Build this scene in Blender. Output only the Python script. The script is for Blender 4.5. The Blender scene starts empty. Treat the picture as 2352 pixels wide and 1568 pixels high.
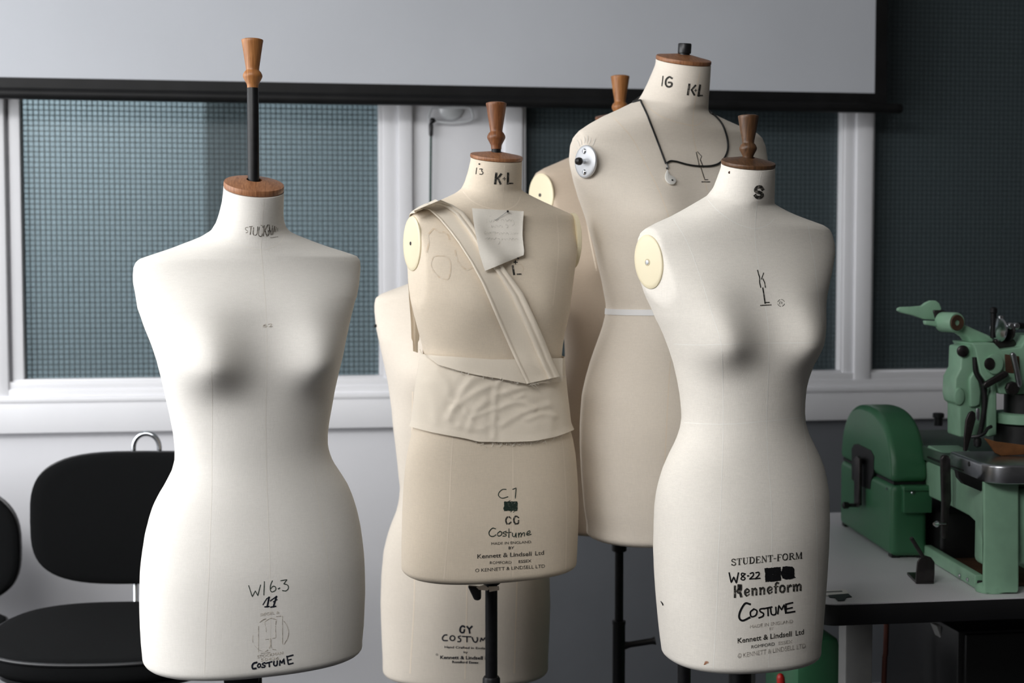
import bpy, bmesh, math, random
import numpy as np
from mathutils import Vector, Matrix
from mathutils.bvhtree import BVHTree

random.seed(7)
rng = np.random.default_rng(7)
scene = bpy.context.scene
COL = scene.collection

# ------------------------------------------------------------------ camera frame (1.38 m eye height, 50 mm lens)
F = 3300.0
A = math.radians(8.4)                     # yaw of the camera against the wall normal
P = math.atan((784 - 612) / F)            # downward pitch
CZ = 1.38
sa, ca, sp, cp = math.sin(A), math.cos(A), math.sin(P), math.cos(P)
CR = np.array([ca, -sa, 0.0])
CF = np.array([sa * cp, ca * cp, -sp])
CU = np.array([sa * sp, ca * sp, cp])
CAM = np.array([0.0, 0.0, CZ])
DH = np.array([sa, ca, 0.0])              # horizontal view direction
WALL = 4.155                              # y of the back wall


def ray(px, py):
    return CF + CR * (px - 1176) / F + CU * (784 - py) / F


def at(px, py, D):
    d = ray(px, py)
    return CAM + d * (D / (d @ DH))


def onz(px, py, z):
    d = ray(px, py)
    return CAM + d * ((z - CZ) / d[2])


def ony(px, py, y):
    d = ray(px, py)
    return CAM + d * (y / d[1])


def lin(r, g, b):
    def f(c):
        c /= 255
        return c / 12.92 if c <= .04045 else ((c + .055) / 1.055) ** 2.4
    return (f(r), f(g), f(b), 1)


# ------------------------------------------------------------------ materials
def new_mat(name):
    m = bpy.data.materials.new(name)
    m.use_nodes = True
    nt = m.node_tree
    return m, nt, nt.nodes['Principled BSDF']


def mat(name, col, rough=.5, metal=0, spec=.5, noise=None, bump=None, coat=0):
    """noise=(scale, amount): albedo variation; bump=(scale, strength, distance)"""
    m, nt, b = new_mat(name)
    b.inputs['Base Color'].default_value = col
    b.inputs['Roughness'].default_value = rough
    b.inputs['Metallic'].default_value = metal
    b.inputs['Specular IOR Level'].default_value = spec
    if coat:
        b.inputs['Coat Weight'].default_value = coat
        b.inputs['Coat Roughness'].default_value = .15
    tc = nt.nodes.new('ShaderNodeTexCoord')
    if noise:
        n = nt.nodes.new('ShaderNodeTexNoise')
        n.inputs['Scale'].default_value = noise[0]
        n.inputs['Detail'].default_value = 5
        nt.links.new(tc.outputs['Object'], n.inputs['Vector'])
        mr = nt.nodes.new('ShaderNodeMapRange')
        mr.inputs['From Min'].default_value = .3
        mr.inputs['From Max'].default_value = .7
        mr.inputs['To Min'].default_value = 1 - noise[1]
        mr.inputs['To Max'].default_value = 1 + noise[1] * .5
        nt.links.new(n.outputs['Fac'], mr.inputs['Value'])
        mx = nt.nodes.new('ShaderNodeVectorMath')
        mx.operation = 'SCALE'
        mx.inputs[0].default_value = col[:3]
        nt.links.new(mr.outputs[0], mx.inputs['Scale'])
        nt.links.new(mx.outputs[0], b.inputs['Base Color'])
    if bump:
        n = nt.nodes.new('ShaderNodeTexNoise')
        n.inputs['Scale'].default_value = bump[0]
        n.inputs['Detail'].default_value = 3
        nt.links.new(tc.outputs['Object'], n.inputs['Vector'])
        bp = nt.nodes.new('ShaderNodeBump')
        bp.inputs['Strength'].default_value = bump[1]
        bp.inputs['Distance'].default_value = bump[2]
        nt.links.new(n.outputs['Fac'], bp.inputs['Height'])
        nt.links.new(bp.outputs[0], b.inputs['Normal'])
    return m


def canvas(name, col, var=.05, weave=1.0):
    """woven linen: fine thread bump in two directions, slubs, faint blotches"""
    m, nt, b = new_mat(name)
    b.inputs['Roughness'].default_value = .85
    b.inputs['Specular IOR Level'].default_value = .22
    b.inputs['Sheen Weight'].default_value = .08
    tc = nt.nodes.new('ShaderNodeTexCoord')

    def noise(scale, stretch, detail=2):
        mp = nt.nodes.new('ShaderNodeMapping')
        mp.inputs['Scale'].default_value = stretch
        nt.links.new(tc.outputs['Object'], mp.inputs['Vector'])
        n = nt.nodes.new('ShaderNodeTexNoise')
        n.inputs['Scale'].default_value = scale
        n.inputs['Detail'].default_value = detail
        nt.links.new(mp.outputs[0], n.inputs['Vector'])
        return n.outputs['Fac']
    warp = noise(850, (1, 1, .08))
    weft = noise(850, (.1, .1, 1))
    fine = noise(1100, (1, 1, 1))
    big = noise(7, (1, 1, 1), 4)
    a1 = nt.nodes.new('ShaderNodeMath'); a1.operation = 'ADD'
    nt.links.new(warp, a1.inputs[0]); nt.links.new(weft, a1.inputs[1])
    a2 = nt.nodes.new('ShaderNodeMath'); a2.operation = 'ADD'
    nt.links.new(a1.outputs[0], a2.inputs[0]); nt.links.new(fine, a2.inputs[1])
    bp = nt.nodes.new('ShaderNodeBump')
    bp.inputs['Strength'].default_value =   .26 * weave
    bp.inputs['Distance'].default_value = .0006
    nt.links.new(a2.outputs[0], bp.inputs['Height'])
    nt.links.new(bp.outputs[0], b.inputs['Normal'])
    c1 = nt.nodes.new('ShaderNodeMapRange')
    c1.inputs['From Min'].default_value = .3; c1.inputs['From Max'].default_value = .7
    c1.inputs['To Min'].default_value = 1 - var; c1.inputs['To Max'].default_value = 1 + var * .5
    nt.links.new(big, c1.inputs['Value'])
    c2 = nt.nodes.new('ShaderNodeMapRange')
    c2.inputs['From Min'].default_value = .9; c2.inputs['From Max'].default_value = 2.1
    c2.inputs['To Min'].default_value = 1 - .09 * weave; c2.inputs['To Max'].default_value = 1 + .06 * weave
    nt.links.new(a2.outputs[0], c2.inputs['Value'])
    mm = nt.nodes.new('ShaderNodeMath'); mm.operation = 'MULTIPLY'
    nt.links.new(c1.outputs[0], mm.inputs[0]); nt.links.new(c2.outputs[0], mm.inputs[1])
    vm = nt.nodes.new('ShaderNodeVectorMath'); vm.operation = 'SCALE'
    vm.inputs[0].default_value = col[:3]
    nt.links.new(mm.outputs[0], vm.inputs['Scale'])
    nt.links.new(vm.outputs[0], b.inputs['Base Color'])
    return m


def wood(name, dark, light, scale=60):
    m, nt, b = new_mat(name)
    b.inputs['Roughness'].default_value = .42
    b.inputs['Specular IOR Level'].default_value = .4
    tc = nt.nodes.new('ShaderNodeTexCoord')
    mp = nt.nodes.new('ShaderNodeMapping')
    mp.inputs['Scale'].default_value = (6, 1, .5)
    nt.links.new(tc.outputs['Object'], mp.inputs['Vector'])
    n = nt.nodes.new('ShaderNodeTexNoise')
    n.inputs['Scale'].default_value = scale; n.inputs['Detail'].default_value = 5
    n.inputs['Distortion'].default_value = .6
    nt.links.new(mp.outputs[0], n.inputs['Vector'])
    cr = nt.nodes.new('ShaderNodeValToRGB')
    cr.color_ramp.elements[0].position = .3; cr.color_ramp.elements[0].color = dark
    cr.color_ramp.elements[1].position = .7; cr.color_ramp.elements[1].color = light
    nt.links.new(n.outputs['Fac'], cr.inputs[0])
    nt.links.new(cr.outputs[0], b.inputs['Base Color'])
    return m


def ink(name, col, cloth, fade, scale=300):
    """stamped or marker ink: worn away to the cloth colour in patches"""
    m, nt, b = new_mat(name)
    b.inputs['Roughness'].default_value = .7
    b.inputs['Specular IOR Level'].default_value = .2
    tc = nt.nodes.new('ShaderNodeTexCoord')
    n = nt.nodes.new('ShaderNodeTexNoise')
    n.inputs['Scale'].default_value = scale; n.inputs['Detail'].default_value = 3
    nt.links.new(tc.outputs['Object'], n.inputs['Vector'])
    cr = nt.nodes.new('ShaderNodeValToRGB')
    cr.color_ramp.elements[0].position = max(.02, .62 - fade * .6); cr.color_ramp.elements[0].color = col
    cr.color_ramp.elements[1].position = max(.1, .95 - fade * .6); cr.color_ramp.elements[1].color = cloth
    nt.links.new(n.outputs['Fac'], cr.inputs[0])
    nt.links.new(cr.outputs[0], b.inputs['Base Color'])
    return m


# ------------------------------------------------------------------ objects
def thing(name, base, label, cat, group=None):
    o = bpy.data.objects.new(name, None)
    o.empty_display_size = .05
    o.location = tuple(base)
    COL.objects.link(o)
    o['label'] = label
    o['category'] = cat
    if group:
        o['group'] = group
    return o


def tag(o, label, cat, group=None):
    o['label'] = label
    o['category'] = cat
    if group:
        o['group'] = group
    return o


def obj(name, verts, faces, m, parent=None, smooth=True, sharp=35, fmat=None, kind=None, label=None):
    v = np.asarray(verts, float)
    if parent is not None:
        org = np.array(root_loc(parent))
    else:
        org = np.array([(v[:, 0].min() + v[:, 0].max()) / 2, (v[:, 1].min() + v[:, 1].max()) / 2, v[:, 2].min()])
    me = bpy.data.meshes.new(name)
    me.from_pydata([tuple(p) for p in (v - org)], [], [tuple(int(i) for i in f) for f in faces])
    mats = m if isinstance(m, (list, tuple)) else [m]
    for k in mats:
        me.materials.append(k)
    if fmat is not None:
        for p, k in zip(me.polygons, fmat):
            p.material_index = int(k)
    if smooth:
        me.polygons.foreach_set('use_smooth', [True] * len(me.polygons))
        me.set_sharp_from_angle(angle=math.radians(sharp))
    me.update()
    o = bpy.data.objects.new(name, me)
    COL.objects.link(o)
    if parent is not None:
        o.parent = parent
    else:
        o.location = tuple(org)
    if kind:
        o['kind'] = kind
    if label:
        o['label'] = label
    return o


def root_loc(o):
    while o.parent:
        o = o.parent
    return o.location


class MB:
    """collects simple solids into one mesh"""
    def __init__(s):
        s.v, s.f = [], []

    def add(s, v, f):
        n = len(s.v)
        s.v += [tuple(p) for p in v]
        s.f += [tuple(i + n for i in q) for q in f]
        return s

    def box(s, lo, hi, bev=0):
        return s.add(*box(lo, hi, bev))

    def build(s, name, m, parent=None, **k):
        return obj(name, s.v, s.f, m, parent, **k)


def bm_out(bm):
    bm.verts.index_update()
    v = [tuple(p.co) for p in bm.verts]
    f = [[q.index for q in p.verts] for p in bm.faces]
    bm.free()
    return v, f


def bevelled(v, f, bev, seg=3, ang=30):
    bm = bmesh.new()
    vs = [bm.verts.new(tuple(p)) for p in v]
    for q in f:
        bm.faces.new([vs[i] for i in q])
    bmesh.ops.recalc_face_normals(bm, faces=bm.faces)
    if bev > 0:
        bm.normal_update()
        es = [e for e in bm.edges if len(e.link_faces) == 2 and e.calc_face_angle(0) > math.radians(ang)]
        bmesh.ops.bevel(bm, geom=es, offset=bev, segments=seg, profile=.5, affect='EDGES', clamp_overlap=True)
    return bm_out(bm)


def box(lo, hi, bev=0):
    x0, y0, z0 = lo
    x1, y1, z1 = hi
    v = [(x0, y0, z0), (x1, y0, z0), (x1, y1, z0), (x0, y1, z0), (x0, y0, z1), (x1, y0, z1), (x1, y1, z1), (x0, y1, z1)]
    f = [(0, 3, 2, 1), (4, 5, 6, 7), (0, 1, 5, 4), (1, 2, 6, 5), (2, 3, 7, 6), (3, 0, 4, 7)]
    return bevelled(v, f, bev, 2) if bev else (v, f)


def prism(pts, ext, bev=0, seg=3, ang=30):
    """closed outline of 3-D points extruded along the vector ext"""
    pts = [np.asarray(p, float) for p in pts]
    n = len(pts)
    v = pts + [p + ext for p in pts]
    f = [tuple(range(n)), tuple(range(2 * n - 1, n - 1, -1))]
    f += [(i, (i + 1) % n, n + (i + 1) % n, n + i) for i in range(n)]
    return bevelled(v, f, bev, seg, ang)


def frame_of(axis):
    a = np.asarray(axis, float)
    a = a / np.linalg.norm(a)
    h = np.array([0, 0, 1.0]) if abs(a[2]) < .9 else np.array([0, 1.0, 0])
    u = np.cross(h, a); u /= np.linalg.norm(u)
    w = np.cross(a, u)
    return u, w, a


def lathe(prof, org, axis=(0, 0, 1), n=40, frame=None, sx=1, sy=1):
    """prof: (radius, height) from bottom to top"""
    u, w, a = frame or frame_of(axis)
    org = np.asarray(org, float)
    v, f = [], []
    for r, h in prof:
        for k in range(n):
            t = 2 * math.pi * k / n
            v.append(org + a * h + u * (r * sx * math.cos(t)) + w * (r * sy * math.sin(t)))
    for i in range(len(prof) - 1):
        for k in range(n):
            f.append((i * n + k, i * n + (k + 1) % n, (i + 1) * n + (k + 1) % n, (i + 1) * n + k))
    f.append(tuple(range(n - 1, -1, -1)))
    f.append(tuple(range((len(prof) - 1) * n, len(prof) * n)))
    return v, f


def catmull(pts, step):
    pts = np.asarray(pts, float)
    if len(pts) < 3:
        n = max(2, int(np.linalg.norm(pts[-1] - pts[0]) / step) + 1)
        return np.array([pts[0] + (pts[-1] - pts[0]) * t for t in np.linspace(0, 1, n)])
    out = []
    q = np.vstack([2 * pts[0] - pts[1], pts, 2 * pts[-1] - pts[-2]])
    for i in range(1, len(q) - 2):
        n = max(2, int(np.linalg.norm(q[i + 1] - q[i]) / step) + 1)
        for t in np.linspace(0, 1, n, endpoint=False):
            out.append(.5 * (2 * q[i] + (q[i + 1] - q[i - 1]) * t + (2 * q[i - 1] - 5 * q[i] + 4 * q[i + 1] - q[i + 2]) * t * t
                             + (3 * q[i] - q[i - 1] - 3 * q[i + 1] + q[i + 2]) * t ** 3))
    out.append(q[-2])
    return np.array(out)


def linear(pts, step):
    pts = np.asarray(pts, float)
    out = []
    for i in range(len(pts) - 1):
        n = max(1, int(np.linalg.norm(pts[i + 1] - pts[i]) / step))
        for t in np.linspace(0, 1, n, endpoint=False):
            out.append(pts[i] + (pts[i + 1] - pts[i]) * t)
    out.append(pts[-1])
    return np.array(out)


def tube(path, r, n=10, closed=False):
    path = [np.asarray(p, float) for p in path]
    m = len(path)
    rs = r if hasattr(r, '__len__') else [r] * m
    v, f = [], []
    ref = None
    for i in range(m):
        a = path[(i + 1) % m] if (closed or i < m - 1) else path[i]
        b = path[i - 1] if (closed or i > 0) else path[i]
        t = a - b
        t = t / (np.linalg.norm(t) + 1e-12)
        if ref is None:
            u, w, _ = frame_of(t)
        else:
            u = ref - t * (ref @ t); u /= np.linalg.norm(u) + 1e-12
            w = np.cross(t, u)
        ref = u
        for k in range(n):
            g = 2 * math.pi * k / n
            v.append(path[i] + rs[i] * (u * math.cos(g) + w * math.sin(g)))
    for i in range(m if closed else m - 1):
        j = (i + 1) % m
        for k in range(n):
            f.append((i * n + k, i * n + (k + 1) % n, j * n + (k + 1) % n, j * n + k))
    if not closed:
        f.append(tuple(range(n - 1, -1, -1)))
        f.append(tuple(range((m - 1) * n, m * n)))
    return v, f


def pchip(xs, ys, x):
    xs = np.asarray(xs, float); ys = np.asarray(ys, float)
    h = np.diff(xs); dl = np.diff(ys) / h
    m = np.zeros(len(xs))
    for i in range(1, len(xs) - 1):
        if dl[i - 1] * dl[i] > 0:
            w1 = 2 * h[i] + h[i - 1]; w2 = h[i] + 2 * h[i - 1]
            m[i] = (w1 + w2) / (w1 / dl[i - 1] + w2 / dl[i])
    m[0] = dl[0]; m[-1] = dl[-1]
    x = np.clip(x, xs[0], xs[-1])
    i = np.clip(np.searchsorted(xs, x) - 1, 0, len(xs) - 2)
    t = (x - xs[i]) / h[i]
    return (ys[i] * (2 * t ** 3 - 3 * t ** 2 + 1) + h[i] * m[i] * (t ** 3 - 2 * t ** 2 + t)
            + ys[i + 1] * (-2 * t ** 3 + 3 * t ** 2) + h[i] * m[i + 1] * (t ** 3 - t ** 2))


# ------------------------------------------------------------------ materials used
M = {}
M['wall'] = mat('wall_paint', lin(238, 238, 242), .7, spec=.3, noise=(3, .03), bump=(60, .06, .002))
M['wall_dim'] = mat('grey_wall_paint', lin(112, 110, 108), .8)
M['wall_shade'] = mat('wall_shade_grey', lin(114, 117, 122), .6, noise=(6, .06))  # slate grey holding the shade of the lower wall
M['gloss_white'] = mat('gloss_white_paint', lin(241, 241, 244), .32, spec=.5, noise=(5, .03), bump=(25, .05, .002))
M['floor'] = mat('grey_vinyl', lin(52, 52, 55), .5, noise=(30, .12))
M['ceiling'] = mat('ceiling_paint', lin(180, 180, 178), .8)
M['screen'] = mat('projection_fabric', lin(200, 203, 209), .75, spec=.25, noise=(2.5, .04))
M['black_plastic'] = mat('black_plastic', lin(26, 26, 28), .38, noise=(12, .25))
M['black_metal'] = mat('black_enamel', lin(16, 16, 18), .45, spec=.3, noise=(40, .3))
M['scuffed_black'] = mat('scuffed_black_enamel', lin(15, 15, 17), .42, spec=.3, noise=(90, .6))
M['matt_black'] = mat('matt_black_fabric_tape', lin(17, 17, 18), .5, spec=.3, noise=(14, .5))
M['aluminium'] = mat('spun_aluminium', lin(214, 216, 219), .42, metal=.55)
M['chrome'] = mat('chrome', lin(205, 208, 212), .16, metal=1)
M['steel'] = mat('brushed_steel', lin(180, 182, 186), .3, metal=1, noise=(60, .12))
M['dark_steel'] = mat('oily_steel', lin(70, 66, 66), .35, metal=.8, noise=(50, .3))
M['wood_a'] = wood('beech_handle', lin(134, 84, 44), lin(176, 120, 70))
M['wood_b'] = wood('brown_handle', lin(98, 58, 33), lin(140, 90, 55))
M['wood_d'] = wood('dark_oak', lin(64, 44, 28), lin(106, 74, 48))
M['wood_cap'] = wood('cap_mahogany', lin(126, 82, 54), lin(168, 118, 82))
M['plate'] = mat('cream_plastic', lin(232, 220, 188), .38, noise=(10, .05))
M['fabric_black'] = mat('black_upholstery', lin(15, 16, 17), .95, spec=.15, noise=(900, .5), bump=(900, .8, .001))
M['green'] = mat('hammered_green', lin(146, 187, 158), .36, noise=(30, .1), bump=(350, .06, .001))
M['green_dark'] = mat('gloss_green', lin(58, 112, 78), .34, noise=(8, .06), bump=(90, .05, .001))
M['laminate'] = mat('speckled_laminate', lin(228, 226, 230), .42, noise=(700, .2))
M['void'] = mat('oil_black', lin(12, 12, 13), .5)
M['brown'] = mat('oiled_board', lin(84, 58, 40), .6, noise=(40, .35))
M['leather'] = mat('tan_leather', lin(128, 84, 48), .55, noise=(60, .3))
M['leg_grey'] = mat('grey_steel_paint', lin(150, 150, 148), .5, noise=(30, .08))
M['calico'] = canvas('calico', lin(235, 224, 207), .05, .5)
M['note'] = canvas('note_muslin', lin(236, 230, 219), .06, .6)
M['cord'] = mat('black_cord', lin(16, 18, 18), .6)
M['green_cord'] = mat('green_cord', lin(24, 62, 54), .7)
M['acrylic'] = mat('clear_acrylic', lin(225, 228, 230), .12, spec=.6)
# ------------------------------------------------------------------ the room
X0, X1, YB, ZC = -2.2, 3.6, -2.4, 2.95
MB().box((X0 - .2, YB - .2, -.1), (X1 + .2, WALL + 2.0, 0)).build('floor', M['floor'], kind='structure', smooth=False)
MB().box((X0 - .2, YB - .2, ZC), (X1 + .2, WALL + 2.0, ZC + .1)).build('ceiling', M['ceiling'], kind='structure', smooth=False)
MB().box((X1, YB - .2, 0), (X1 + .12, WALL + .1, ZC)).build('wall_right', M['wall_dim'], kind='structure', smooth=False)
MB().box((X0 - .12, YB - .12, 0), (X1 + .12, YB, ZC)).build('wall_front', M['wall_dim'], kind='structure', smooth=False)
# left wall with the window the daylight comes through
WY0, WY1, WZ0, WZ1 = .9, 3.5, .75, 2.75
mb = MB()
mb.box((X0 - .12, YB, 0), (X0, WALL + .1, WZ0)).box((X0 - .12, YB, WZ1), (X0, WALL + .1, ZC))
mb.box((X0 - .12, YB, WZ0), (X0, WY0, WZ1)).box((X0 - .12, WY1, WZ0), (X0, WALL + .1, WZ1))
mb.build('wall_left', M['wall'], kind='structure', smooth=False)

def wx(px, py=600):
    return float(ony(px, py, WALL)[0])
def wz(px, py):
    return float(ony(px, py, WALL)[2])

zg = wz(460, 866)           # bottom of the glass
zl = wz(460, 903)           # ledge line
zb = wz(460, 986)           # bottom of the fascia board
XA0, XA1 = wx(52), wx(870)
XB0, XB1 = wx(1207), wx(1928)
XC0, XC1 = wx(2003), X1 - .1
ZT = 2.75
T = .10
mb = MB()
mb.box((X0 - .12, WALL, 0), (X1 + .12, WALL + T, zg - .03))
mb.box((X0 - .12, WALL, ZT), (X1 + .12, WALL + T, ZC))
for a, b in ((X0 - .12, wx(-300)), (wx(-8), XA0 - .012), (XA1 + .012, XB0 - .012), (XB1 + .012, XC0 - .012), (XC1 + .012, X1 + .12)):
    mb.box((a, WALL + .012, zg - .03), (b, WALL + T, ZT))
mb.build('wall_back', M['wall'], kind='structure', smooth=False)

# wired obscured glass: teal tint, square wire mesh cast in, blurred view of the passage beyond
def wired_glass(name):
    m, nt, b = new_mat(name)
    tc = nt.nodes.new('ShaderNodeTexCoord')
    sx = nt.nodes.new('ShaderNodeSeparateXYZ')
    nt.links.new(tc.outputs['Object'], sx.inputs[0])
    outs = []
    for ax in ('X', 'Z'):
        a = nt.nodes.new('ShaderNodeMath'); a.operation = 'DIVIDE'; a.inputs[1].default_value = .0145
        nt.links.new(sx.outputs[ax], a.inputs[0])
        fr = nt.nodes.new('ShaderNodeMath'); fr.operation = 'FRACT'
        nt.links.new(a.outputs[0], fr.inputs[0])
        lt = nt.nodes.new('ShaderNodeMath'); lt.operation = 'LESS_THAN'; lt.inputs[1].default_value = .15
        nt.links.new(fr.outputs[0], lt.inputs[0])
        outs.append(lt.outputs[0])
    mx = nt.nodes.new('ShaderNodeMath'); mx.operation = 'MAXIMUM'
    nt.links.new(outs[0], mx.inputs[0]); nt.links.new(outs[1], mx.inputs[1])
    b.inputs['Base Color'].default_value = (.145, .19, .207, 1)
    b.inputs['Roughness'].default_value = .3
    rf = nt.nodes.new('ShaderNodeBsdfRefraction')
    rf.inputs['Color'].default_value = (.78, .85, .88, 1)
    rf.inputs['Roughness'].default_value = .22
    rf.inputs['IOR'].default_value = 1.12
    s1 = nt.nodes.new('ShaderNodeMixShader'); s1.inputs[0].default_value = .52
    nt.links.new(b.outputs[0], s1.inputs[1]); nt.links.new(rf.outputs[0], s1.inputs[2])
    wire = nt.nodes.new('ShaderNodeBsdfPrincipled')
    wire.inputs['Base Color'].default_value = (.022, .032, .036, 1)
    wire.inputs['Roughness'].default_value = .45
    s2 = nt.nodes.new('ShaderNodeMixShader')
    nt.links.new(mx.outputs[0], s2.inputs[0])
    nt.links.new(s1.outputs[0], s2.inputs[1]); nt.links.new(wire.outputs[0], s2.inputs[2])
    nt.links.new(s2.outputs[0], nt.nodes['Material Output'].inputs['Surface'])
    return m
M['glass'] = wired_glass('wired_glass')

FR = .022
def window(n, xa, xb):
    """pane set back in a white frame with a bead"""
    f = MB()
    z0, z1 = zg, ZT
    for (lo, hi) in (((xa - .03, 0, z0 - .035), (xb + .03, 0, z0)), ((xa - .03, 0, z1), (xb + .03, 0, z1 + .03)),
                     ((xa - .03, 0, z0), (xa, 0, z1)), ((xb, 0, z0), (xb + .03, 0, z1))):
        f.box((lo[0], WALL - .010, lo[2]), (hi[0], WALL + .05, hi[2]), .003)
    w = f.build('window_%d' % n, M['gloss_white'], kind='structure', sharp=30)
    p = MB().box((xa - .004, WALL + .022, z0 - .004), (xb + .004, WALL + .028, z1 + .004))
    p.build('pane', M['glass'], w, smooth=False, label='teal wired obscured glass')
    return w
window(1, XA0, XA1)
window(2, XB0, XB1)
window(3, XC0, XC1)
window(4, wx(-300), wx(-45))

# upright trims between the panes
def upright(n, pa, pb, depth, extra=()):
    m = MB().box((wx(pa), WALL - depth, zl), (wx(pb), WALL + .012, ZT + .03), .004)
    for (a, b, d) in extra:
        m.box((wx(a), WALL - d, zl), (wx(b), WALL + .012, ZT + .03), .003)
    return m.build('trim_%d' % n, M['gloss_white'], kind='structure', sharp=30)
upright(1, -38, 19, .028)
upright(2, 914, 947, .022, [(880, 914, .012)])
upright(3, 1157, 1198, .022)
upright(4, 1958, 1996, .0235, [(1934, 1958, .013)])
# the boarded panel between two panes
MB().box((wx(944), WALL - .006, zl), (wx(1160), WALL + .012, ZT), .002).build('trim_5', M['gloss_white'], kind='structure')
# ledge and fascia under the glass, along the whole wall
m = MB()
m.box((X0, WALL - .020, zg - .031), (X1, WALL + .01, zg - .006), .004)
m.box((X0, WALL - .026, zl - .010), (X1, WALL + .01, zg - .027), .004)
m.box((X0, WALL - .040, zl - .018), (X1, WALL + .01, zl - .002), .005)
m.box((X0, WALL - .034, zb), (X1, WALL + .005, zl - .014), .004)
m.build('trim_6', M['gloss_white'], kind='structure', sharp=30)
MB().box((wx(1010), WALL - .006, .1), (X1, WALL + .003, zb + .004), .001).build('trim_7', M['wall_shade'], kind='structure', smooth=False)  # dark sheet added in place of the shade behind the right-hand forms
MB().box((X0, WALL - .016, 0), (X1, WALL + .005, .10), .004).build('baseboard_back', M['gloss_white'], kind='structure')

# the passage behind the glass
YP = WALL + 1.75
M['passage'] = mat('passage_paint', lin(176, 181, 184), .8)
M['passage_dark'] = mat('passage_board', lin(120, 140, 138), .8)
m = MB().box((X0 - .2, YP, 0), (X1 + .2, YP + .1, ZC))
m.box((X0 - .2, WALL + .1, 0), (X0 - .1, YP, ZC)).box((X1 + .1, WALL + .1, 0), (X1 + .2, YP, ZC))
m.box((.42, WALL + .1, 0), (.52, YP, ZC))  # unseen cross wall, added to keep the right-hand panes dark
m.build('wall_passage', M['passage'], kind='structure', smooth=False)
nb = MB().box((-1.75, YP - .03, 1.15), (-1.30, YP, 1.62)).build('notice_board', M['passage_dark'])
tag(nb, 'dark green board on the passage wall, blurred behind the left wired pane', 'notice board')
for k, (x, w_, y) in enumerate(((-1.02, .10, .5), (-.30, .16, .6))):
    lp = MB().box((x, WALL + y, 0), (x + w_, WALL + y + .04, 2.3), .005).build('leaning_board', M['ceiling'])
    tag(lp, ('narrow' if k == 0 else 'broader') + ' pale upright board blurred behind the ' + ('middle' if k == 0 else 'right part') + ' of the left wired pane', 'board')

# ------------------------------------------------------------------ projection screen hung in front of the wall
YS = WALL - .13
def sx_(px, py):
    return float(ony(px, py, YS)[0])
def sz_(px, py):
    return float(ony(px, py, YS)[2])
sc_l, sc_r = X0 + .25, sx_(2037, 120)
wr = sx_(2010, 120)
zwb = sz_(2005, 214)                      # lower edge of the white cloth
zbt, zbb = sz_(2050, 237), sz_(2050, 261)
scr = thing('projection_screen', ((sc_l + sc_r) / 2, YS, zbb), 'large pale grey projection screen hanging in front of the wall, black border and bar', 'projection screen')
MB().box((sc_l + .02, YS, zwb), (wr, YS + .002, 2.80)).build('screen_cloth', M['screen'], scr, smooth=False)
m = MB().box((wr, YS - .001, zbt - .005), (sc_r, YS + .003, 2.80)).box((sc_l, YS - .001, zbt - .005), (sc_l + .02, YS + .003, 2.80))
m.box((sc_l + .02, YS - .001, zbt - .005), (wr, YS + .003, zwb))
m.build('border', M['matt_black'], scr, smooth=False)
zc_ = (zbt + zbb) / 2
rb = (zbt - zbb) / 2
bar = obj('bottom_bar', *lathe([(rb * .3, 0), (rb, .002), (rb, sc_r + .012 - sc_l), (rb * .3, sc_r + .014 - sc_l)], (sc_l, YS - .004, zc_), (1, 0, 0), 24), M['matt_black'], scr)
obj('end_cap', *lathe([(rb * .9, 0), (rb * .98, .004), (rb * .98, .035), (rb * .8, .041), (rb * .4, .043)], (sc_r + .005, YS - .004, zc_), (1, 0, 0), 24), M['matt_black'], bar)
MB().box((sc_l - .04, YS - .05, 2.78), (sc_r + .05, YS + .06, 2.90), .01).build('case', M['black_plastic'], scr)
for yy in (YS,):
    pass

# ------------------------------------------------------------------ clear hanger with the cord, on the boarded panel
YH = WALL - .014
def hp(px, py, dy=0):
    return ony(px, py, YH - dy)
hg = thing('hook', hp(1035, 280), 'clear plastic loop on a domed fixing, on the white panel under the screen bar', 'hook')
c0 = hp(1036, 248, -.006)
obj('fixing_dome', *lathe([(.036, 0), (.034, .006), (.024, .012), (.010, .015), (.003, .0155)], c0, (0, -1, 0), 28), M['acrylic'], hg)
lp = [hp(992, 248, .012), hp(986, 262, .012), hp(985, 274, .012), hp(1000, 278, .012), hp(1036, 282, .012), hp(1075, 278, .012), hp(1086, 272, .012), hp(1084, 258, .012), hp(1078, 248, .012), hp(1036, 246, .012)]
obj('loop', *tube(catmull(lp + [lp[0]], .01)[:-1], .0032, 10, True), M['acrylic'], hg)
cd = thing('hanging_cord', hp(989, 470, .006), 'dark green cord with a black toggle hanging from the clear plastic loop', 'cord')
obj('cord', *tube(linear([hp(990, 310, .010), hp(989, 400, .008), hp(988, 520, .006)], .05), .0033, 8), M['green_cord'], cd)
obj('toggle', *lathe([(.003, 0), (.0062, .006), (.0068, .034), (.004, .040)], hp(990, 314, .011), (0, 0, 1), 16), M['black_plastic'], cd)
obj('clip', *lathe([(.003, -.008), (.0085, -.004), (.0085, .004), (.003, .008)], hp(993, 277, .014), (0, -1, 0), 18), M['black_plastic'], cd)
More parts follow.
